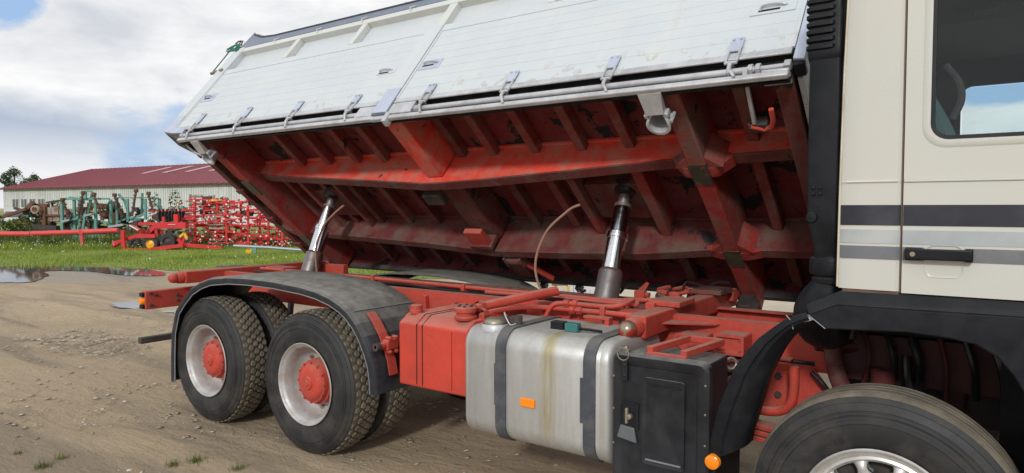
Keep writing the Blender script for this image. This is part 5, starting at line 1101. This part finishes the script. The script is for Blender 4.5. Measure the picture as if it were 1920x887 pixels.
D(450).b(270, 466, 268, 430, .14, -1.6).build('towing_post', farmred, HR); D(450).b(341, 462, 341, 476, .12, -1.6).build('parking_stand', farmred, HR)
D(450).b(363, 443, 371, 436, .10, -1.3).b(371, 436, 376, 446, .10, -1.3).build('lock_arm', yellow, HR)
D(450).b(360, 446, 372, 460, .13, -1.3).b(372, 444, 366, 458, .10, -1.3).build('lock_frame', farmred, HR)
for u in (413, 424, 437): ewheel(HR, E(u, 466, -.4), .24, .3, darkiron)
# --- red cultivator with long drawbar
CU = empty('seed_cultivator', (-26.91, 10.24, 0), YAW, 'bright red cultivator with arched hood, yellow wheel rims and dark discs', 'cultivator')
d = D(250, 466, .0236)
d.b(272, 440, 292, 422, .18).b(292, 421, 350, 421, .26).b(292, 423, 294, 438, .12); d.build('hood', farmred, CU)
D(250, 466, .0236).b(318, 419, 332, 419, .02, -.14, h=.05).build('hood_mark', framew, CU)
D(250, 466, .0236).b(331, 400, 331, 423, .18).b(296, 405, 296, 422, .10, .5).build('upright', farmred, CU)
D(250, 466, .0236).b(228, 452, 265, 440, .14, -.4).b(265, 440, 300, 440, .16, -.4).build('side_arm', farmred, CU)
D(250, 466, .0236).b(255, 435, 300, 433, .2, .2).build('main_beam', farmred, CU)
M().lathe([(.0 - .16, .001), (-.13, .09), (0, .15), (.13, .09), (.16, .001)], E(226, 455, -.4, 250, 466, .0236), 'x', 12).build('hitch_ball', farmred, CU)
D(250, 466, .0236).b(258, 421, 275, 429, .09, -.5).b(253, 418, 290, 418, .12, .3).build('wing_arm', farmred, CU)
D(250, 466, .0236).b(257, 420, 273, 429, .05, -.6).build('steel_arm', tine, CU)
ewheel(CU, E(290, 455, -.3, 250, 466, .0236), .34, .28, yellow); ewheel(CU, E(320, 451, -.2, 250, 466, .0236), .36, .3, darkiron); ewheel(CU, E(245, 456, .4, 250, 466, .0236), .3, .25, darkiron)
D(250, 466, .0236).b(318, 441, 350, 441, .1).b(322, 447, 350, 443, .08).b(340, 440, 342, 460, .1).build('lower_frame', darkrib, CU)
hh_ = D(250, 466, .0236)
for k in range(22): hh_.t([(238 + k * 2.0, 425 + rr.uniform(-3, 2)), (239 + k * 2.0, 433 + rr.uniform(0, 4))], .02, rr.uniform(-.3, .5), 5)
hh_.build('hoses', rust, CU, kind='stuff')
# disc gang behind the hood
DG = empty('disc_harrow', (-28.34, 12.91, 0), YAW, 'row of dark upright discs on a thin red bar behind the red hood', 'harrow')
D(330, 466, .0259).b(278, 401, 352, 401, .07).build('gang_bar', farmred, DG)
D(330, 466, .0259).b(292, 403, 292, 466, .10, .3).b(346, 403, 346, 466, .1, .3).build('gang_leg', darkiron, DG)
for k in range(9): M().lathe([(-.05, .001), (-.02, .12), (.04, .27), (.06, .275), (.02, .18), (0, .001)], E(300 + k * 6.2, 410, 0, 330, 466, .0259), 'x', 20).build('disc', darkiron, DG)
for k in range(9): D(330, 466, .0259).b(281 + k * 8, 399, 284 + k * 8, 399, .13).build('disc_clamp', darkiron, DG)
DG2 = empty('roller_frame', (-30.0, 14.9, 0), YAW, 'grey stack of implement rollers under green weeds behind the dark discs', 'roller')
for k, (u0, u1, v) in enumerate(((318, 340, 376), (318, 342, 384), (320, 345, 391), (345, 362, 379), (345, 364, 387), (345, 362, 395))): D(330, 466, .0273).t([(u0, v), (u1, v)], .075, rr.uniform(-.2, .2), 10).build('roller', darkiron if k % 2 else rustgrey, DG2)
D(330, 466, .0273).b(318, 372, 318, 466, .09).b(364, 374, 364, 466, .09).build('roller_post', rustgrey, DG2)
# --- red drawbar pole, lying across in front
RP = empty('drawbar_pole', (-33.0, 7.1, 0), YAW, 'long faded red drawbar pole propped on a leg in front of the teal frames', 'drawbar')
D(8, 466, .0246).t([(10, 439.5), (70, 439.5)], .115, 0, 10).t([(72, 439), (165, 436), (232, 433)], .115, 0, 10).build('pole', polered, RP)
D(8, 466, .0246).b(165, 432, 165, 463, .12).b(165, 433, 165, 439, .22).build('prop_leg', polered, RP)
D(8, 466, .0246).b(66, 438, 76, 441, .14).build('pole_clamp', rustgrey, RP); D(8, 466, .0246).b(0, 434, 12, 440, .2).b(2, 440, 6, 462, .16).b(-4, 450, 12, 458, .14).build('hitch_head', darkiron, RP)
D(8, 466, .0246).b(200, 427, 228, 423, .10, .6).build('pale_bar', greypole, RP)
# --- teal folded cultivator frames
def teal_frame(u0, D_, loc, lab, posts, bars, arms, braces):
    k = D_ / 1273.0; t_ = empty('cultivator_frame', (*loc, 0), YAW, lab, 'farm frame', 'teal folded cultivator frames'); v0 = 390 + 1.838 / k
    for (u, va, vb_, y) in posts: D(u0, v0, k).b(u, va, u, vb_, .115, y).build('post', teal, t_)
    for (a, va, b_, vb_, w, y) in bars: D(u0, v0, k).b(a, va, b_, vb_, w, y).build('frame_bar', teal, t_)
    for (a, va, b_, vb_, y) in arms:
        D(u0, v0, k).b(a, va, b_, vb_, .085, y).build('tine_arm', rust, t_); q_ = D(u0, v0, k)
        for j in range(7):
            f = j / 6.; u, v = a + (b_ - a) * f, va + (vb_ - va) * f; q_.b(u - 2, v - .6, u + 3.6, v + 1.0, .04, y - .1, h=.06)
        q_.build('spring_tines', darkiron, t_, kind='stuff')
        D(u0, v0, k).b(a - 2, va - 1, a + 3, va - 1, .18, y).build('arm_head', rust, t_)
    for (a, va, b_, vb_, y) in braces: D(u0, v0, k).b(a, va, b_, vb_, .09, y).build('brace', greypole, t_)
    return t_
teal_frame(160, 35, (-34.1, 11.23), 'wider left teal folded cultivator frame with rusty tine arms',
    [(117, 373, 456, 0), (138, 373, 456, .1), (180, 374, 430, 0), (200, 374, 425, .4), (134, 375, 435, .7)],
    [(117, 373, 165, 373, .12, 0), (165, 373, 206, 373, .10, 0), (120, 370, 160, 375, .10, .5), (160, 359, 172, 359, .08, .1), (160, 360, 159, 375, .1, .1), (173, 360, 161, 408, .10, .1), (162, 372, 150, 410, .10, -.2), (165, 400, 156, 455, .10, -.2), (120, 417, 180, 401, .09, -.1), (128, 420, 135, 438, .1, .2), (172, 412, 168, 430, .1, .3), (130, 445, 185, 442, .14, .1), (130, 448, 150, 452, .16, .1), (155, 410, 200, 418, .08, .2), (158, 440, 154, 458, .1, -.3)],
    [(123, 376, 136, 410, -.2), (164, 363, 154, 404, -.3), (184, 366, 200, 412, -.3), (148, 380, 146, 435, .3), (162, 410, 160, 436, .3)], [(122, 416, 138, 412, -.3), (165, 405, 180, 401, -.3)])
teal_frame(246, 36, (-33.22, 13.1), 'narrower right teal folded cultivator frame before the barn',
    [(220, 371, 424, 0), (240, 373, 416, 0), (273, 373, 412, 0), (294, 372, 400, .3)],
    [(213, 371, 296, 371, .06, .1), (224, 364, 231, 374, .1, 0), (231, 374, 241, 404, .10, .1), (222, 416, 244, 408, .09, 0), (244, 410, 274, 401, .09, 0), (262, 362, 260, 404, .10, .3), (236, 413, 262, 411, .12, .1), (218, 424, 218, 466, .1, .3), (273, 412, 273, 466, .1, .3)],
    [(220, 367, 234, 406, -.2), (260, 359, 252, 404, -.2), (283, 364, 292, 398, -.2)], [])
# --- rusty harvester heap
RH = empty('old_harvester', (-37.27, 10.19, 0), YAW, 'rusty old harvester with grey side panels among the weeds', 'harvester')
kk = 36 / 1273.; zz = 390 + 1.838 / kk
def hb(pts, y0, y1, nm, ma): return D(70, zz, kk).prism([((u - 70) * kk, (zz - v) * kk) for u, v in pts], 'y', y0, y1).build(nm, ma, RH)
for (u0, u1, v0, v1) in ((94, 102, 390, 403), (103, 116, 387, 402), (93, 104, 405, 415), (105, 117, 404, 415), (118, 130, 392, 414)): hb([(u0, v1), (u1, v1), (u1, v0), (u0, v0 + 1)], -.25, .1, 'side_panel', rustgrey)
for (a, va, b_, vb_, w, ma, nm, y) in ((0, 414, 66, 392, .14, rust, 'drawbar', -.6), (55, 397, 72, 380, .2, rust, 'linkage', -.3), (36, 390, 60, 398, .12, darkiron, 'linkage', -.3), (60, 385, 92, 386, .2, rust, 'linkage', 0), (88, 380, 114, 376, .08, darkiron, 'top_rail', 0), (90, 404, 130, 404, .1, rust, 'frame', -.3), (92, 388, 92, 440, .16, rust, 'frame', -.3), (40, 428, 58, 424, .16, rust, 'skid', -.5), (58, 424, 116, 428, .26, darkiron, 'skid', -.3), (60, 433, 116, 434, .3, rust, 'skid', -.2), (30, 420, 60, 413, .3, rust, 'share', -.3), (70, 392, 86, 404, .18, rust, 'linkage', -.2), (185, 400, 215, 404, .3, rust, 'elevator', .3), (185, 408, 240, 402, .22, darkrib, 'elevator', .4), (206, 385, 206, 430, .3, rust, 'elevator', .5), (150, 385, 190, 388, .3, rust, 'elevator', .8)):
    D(70, zz, kk).b(a, va, b_, vb_, w, y, h=w * 1.2).build(nm, ma, RH)
M().lathe([(-.06, .14), (-.06, .22), (.06, .22), (.06, .14), (-.06, .14)], E(82, 393, -.6, 70, zz, kk), 'y', 20).build('idler_wheel', rustgrey, RH)
M().lathe([(-.2, .001), (-.2, .3), (.2, .3), (.2, .001)], E(208, 388, .3, 70, zz, kk), 'x', 16).build('drum', darkiron, RH)
D(70, zz, kk).b(150, 398, 192, 396, .12, .6).build('belt_guard', yellow, RH)
OC = empty('old_cultivator', (-37.27, 10.19, 0), YAW, 'tangle of rusty and dark old implement bars behind the teal frames', 'cultivator')
for k_ in range(230):
    u_, v_ = rr.uniform(34, 345), rr.uniform(388, 446); ln = rr.uniform(4, 20); a_ = rr.choice((0, 0, .2, -.3, 1.4, .8))
    if v_ < 404 and u_ > 150 and rr.random() < .6: continue
    D(70, zz, kk).b(u_, v_, u_ + ln * math.cos(a_), v_ + ln * math.sin(a_) * .6, rr.uniform(.08, .26), rr.uniform(.0, .9)).build('scrap_bar', rr.choice((rust, rust, darkiron, darkiron, darkrib, rustgrey, teal)), RH if u_ < 125 else OC)
leafy('weeds', RH, [(260, E(60, 412, .2, 70, zz, kk), (.9, .5, .4), .14)], leafmid); leafy('weeds', RH, [(160, E(100, 384, .4, 70, zz, kk), (.5, .4, .25), .10)], leafmid); leafy('weeds', RH, [(160, E(195, 392, .6, 70, zz, kk), (.7, .4, .3), .10)], leafmid)
# --- grey pole on a stand
GP = empty('drain_pole', (-19.32, 12.0, 0), YAW, 'grey metal pole resting on a short teal stand in the grass', 'pole')
kz = 27 / 1273.; zg = 390 + 1.838 / kz
D(510, zg, kz).t([(437, 461), (500, 464), (575, 470)], .055, 0, 10).build('pole', greypole, GP); D(510, zg, kz).b(478, 459, 477, 477, .09).b(471, 466, 480, 470, .06).build('stand', teal, GP)
M().lathe([(-.05, .001), (-.04, .12), (.02, .13), (.04, .001)], E(462, 472, .2, 510, zg, kz), 'y', 16).build('yellow_cap', yellow, GP)
# --- barn
a_b = math.atan2(.119, .993)
BN = empty('barn', (-111.33, 32.1, 0), a_b, 'long grey barn with a dark red sheet roof', 'barn')
L_, Wd, EV, RD = 72, 25, 4.62, 8.0
M().box(0, L_, 0, .3, 0, EV - .05).build('wall', barnwall, BN); M().box(0, .3, .31, Wd, 0, EV - .05).build('wall', barnwall, BN)
q_ = M()
for i in range(170): q_.box(.1 + i * .42, .22 + i * .42, -.05, -.001, 2.0 if i < 27 else 1.2, EV - .12)
q_.build('cladding_ribs', barnwall, BN, kind='stuff')
M().loft([[(-.4, -.5, EV - .1), (L_, -.5, EV - .1), (L_, -.5, EV - .02), (-.4, -.5, EV - .02)], [(-.4, Wd / 2, RD - .08), (L_, Wd / 2, RD - .08), (L_, Wd / 2, RD), (-.4, Wd / 2, RD)]]).build('roof', barnroof, BN)
M().loft([[(-.4, Wd + .5, EV - .1), (L_, Wd + .5, EV - .1), (L_, Wd + .5, EV - .02), (-.4, Wd + .5, EV - .02)], [(-.4, Wd / 2 + .01, RD - .08), (L_, Wd / 2 + .01, RD - .08), (L_, Wd / 2 + .01, RD), (-.4, Wd / 2 + .01, RD)]]).build('roof', barnroof, BN)
q_ = M()
for i in range(72):
    x = .2 + i * 1.0; q_.bar((x, -.5, EV + .0), (x, Wd / 2, RD + .02), .06, .06)
q_.build('roof_seams', barnroof, BN, kind='stuff')
M().box(-.45, L_, -.58, -.50, EV - .22, EV - .04).build('eave_board', mat('eave shade board', (.12, .03, .035), .6), BN)
for i in range(8):
    x = 22 + i * 4.6; sl_ = (RD - EV) / (Wd / 2 + .5); y0, y1 = 6.5, 10.5
    z0 = EV + sl_ * (y0 + .5); z1 = EV + sl_ * (y1 + .5)
    M().loft([[(x, y0, z0 + .03), (x + 1.0, y0, z0 + .03), (x + 1.0, y0, z0 + .09), (x, y0, z0 + .09)], [(x, y1, z1 + .03), (x + 1.0, y1, z1 + .03), (x + 1.0, y1, z1 + .09), (x, y1, z1 + .09)]]).build('skylight', skyl, BN)
for t0, t1 in ((2.6, 4.2), (4.9, 6.45), (7.1, 8.6), (9.3, 10.8)):
    w_ = M().box(t0, t1, -.06, -.002, 1.95, 3.05).build('window', barnwin, BN)
    for x in (t0, (t0 + t1) / 2, t1): M().box(x - .05, x + .05, -.10, -.061, 1.95, 3.05).build('window_bar', barnwall, w_)
    M().box(t0, t1, -.10, -.061, 3.05, 3.13).build('lintel', barnwall, w_)
# --- vegetation
def bush(name, loc, clouds, ma, lab, cat, stems=0, grp=None):
    e_ = empty(name, (*loc, 0), YAW, lab, cat, grp)
    leafy('foliage', e_, clouds, ma)
    q_ = M()
    for k in range(max(3, stems)):
        a = rr.uniform(-.5, .5); q_.tube([(a * .3, rr.uniform(-.2, .2), 0), (a, rr.uniform(-.2, .2), clouds[0][1][2])], [.03, .012], 5)
    q_.build('stem', bark, e_); return e_
bush('bush', (-36.16, 8.53), [(700, (-.6, 0, .65), (1.4, .8, .65), .13), (300, (.5, .1, .95), (.6, .5, .4), .11), (250, (-1.0, .2, 1.2), (.5, .5, .4), .11)], leafmid, 'round green bush at the left end beside the rusty harvester', 'bush')
bush('willow_shoots', (-33.34, 15.24), [(260, (-.8, 0, 1.4), (.45, .4, 1.3), .12), (220, (.3, 0, 1.7), (.40, .4, 1.3), .12), (120, (-.1, .1, .9), (.5, .4, .8), .12)], leafmid, 'tall thin green shoots behind the right teal frame', 'shrub', 5)
bush('willow_shoots', (-30.6, 15.9), [(200, (.2, 0, 1.6), (.45, .4, 1.0), .12), (160, (.9, 0, 1.9), (.35, .3, .6), .11)], leafmid, 'green weeds grown through the grey rollers', 'shrub', 4)
def tree(name, loc, h, crown, ma, lab, grp=None):
    e_ = empty(name, (*loc, 0), YAW, lab, 'tree', grp)
    q_ = M().tube([(0, 0, 0), (.1, 0, h * .4), (.0, .1, h * .85)], [h * .03, h * .022, h * .008], 8)
    for k in range(6): a = k * 1.05; q_.tube([(.05, 0, h * (.35 + .08 * k)), (math.cos(a) * h * .13, math.sin(a) * h * .13, h * (.45 + .08 * k))], [h * .01, h * .004], 5)
    q_.build('trunk', bark, e_); leafy('crown', e_, crown, ma); return e_
def crown(h, n, s):
    out = [(n, (0, 0, h * .62), (h * .17, h * .17, h * .34), s)]
    for k in range(7): a = k * .9; out.append((n // 3, (math.cos(a) * h * .14, math.sin(a) * h * .14, h * (.42 + .07 * k)), (h * .085, h * .085, h * .075), s))
    return out
tree('birch_tree', (-137.2, 41.9), 9.6, crown(9.6, 900, .22), leafdark, 'taller dark tree showing above the barn roof corner')
tree('birch_tree', (-146, 48), 8.9, crown(8.9, 700, .22), leafdark, 'smaller tree peeking over the barn roof')
for i, (x, y, h) in enumerate(((-124, 24, 5.5), (-132, 22, 6.2), (-140, 18, 7.0))):
    tree('birch_tree', (x, y), h, crown(h, 800, .24), leafdark, ['low tree touching the left end of the barn', 'middle tree of the hedge left of the barn', 'outermost tree of the hedge left of the barn'][i], 'trees left of the barn')
M().tube([(0, 0, 0), (0, 0, 7)], [.12, .08], 8).build('utility_pole', wood, None).location = (-84, 18.6, 0)
tag(bpy.data.objects['utility_pole'], 'thin dark wooden pole left of the barn', 'pole')
car = empty('parked_car', (-70.5, 20.6, 0), YAW, 'white car roof showing above the bush left of the barn', 'car')
M().loft([[(x, y * .8, z) for x, y, z in ((-1.9, -.8, .35), (1.9, -.8, .35), (1.9, .8, .35), (-1.9, .8, .35))], [(-1.95, -.7, .95), (1.95, -.7, .95), (1.95, .7, .95), (-1.95, .7, .95)]]).build('body', whitecrate, car, bevel=.08)
M().loft([[(-1.5, -.65, .96), (1.2, -.65, .96), (1.2, .65, .96), (-1.5, .65, .96)], [(-1.1, -.55, 1.5), (.6, -.55, 1.5), (.6, .55, 1.5), (-1.1, .55, 1.5)]]).build('cabin', barnwin, car, bevel=.05)
M().box(-1.12, .62, -.57, .57, 1.5, 1.56).build('roof', whitecrate, car, bevel=.03)
for x in (-1.2, 1.2): ewheel(car, (x, -.68, .32), .32, .2, rustgrey)
# --- things on the sandy yard behind the truck
CR = empty('plastic_crate', (-2.62, 7.75, 0), YAW - .1, 'white slatted plastic crate on the pale sand behind the truck', 'crate')
for k in range(9): M().box(-.36 + k * .082, -.36 + k * .082 + .072, -.30, -.26, .02, .42).build('slat', whitecrate, CR, bevel=.004)
M().box(-.36, .38, -.255, .3, .0, .05).box(-.36, .38, .27, .3, .05, .42).box(-.36, -.33, -.25, .27, .05, .42).box(.35, .38, -.25, .27, .05, .42).build('shell', whitecrate, CR, bevel=.004)
YS = empty('yellow_pump', (-3.25, 7.75, 0), YAW, 'small yellow pump frame with grey motor beside the white crate', 'pump')
M().bar((-.25, 0, .05), (.2, 0, .05), .22, .06).bar((-.2, 0, .05), (-.05, 0, .34), .04, .04).bar((.2, 0, .05), (.05, 0, .34), .04, .04).build('frame', yellow, YS, bevel=.005)
M().lathe([(-.2, .001), (-.2, .12), (.12, .12), (.16, .05), (.16, .001)], (0, 0, .33), 'x', 16).build('motor', rustgrey, YS); M().box(.18, .32, -.08, .08, .28, .5).build('tank', yellow, YS, bevel=.02)
rocks('debris', 220, (-5.4, -3.2), (7.6, 9.6), .03, .12, stonem, 1.5)
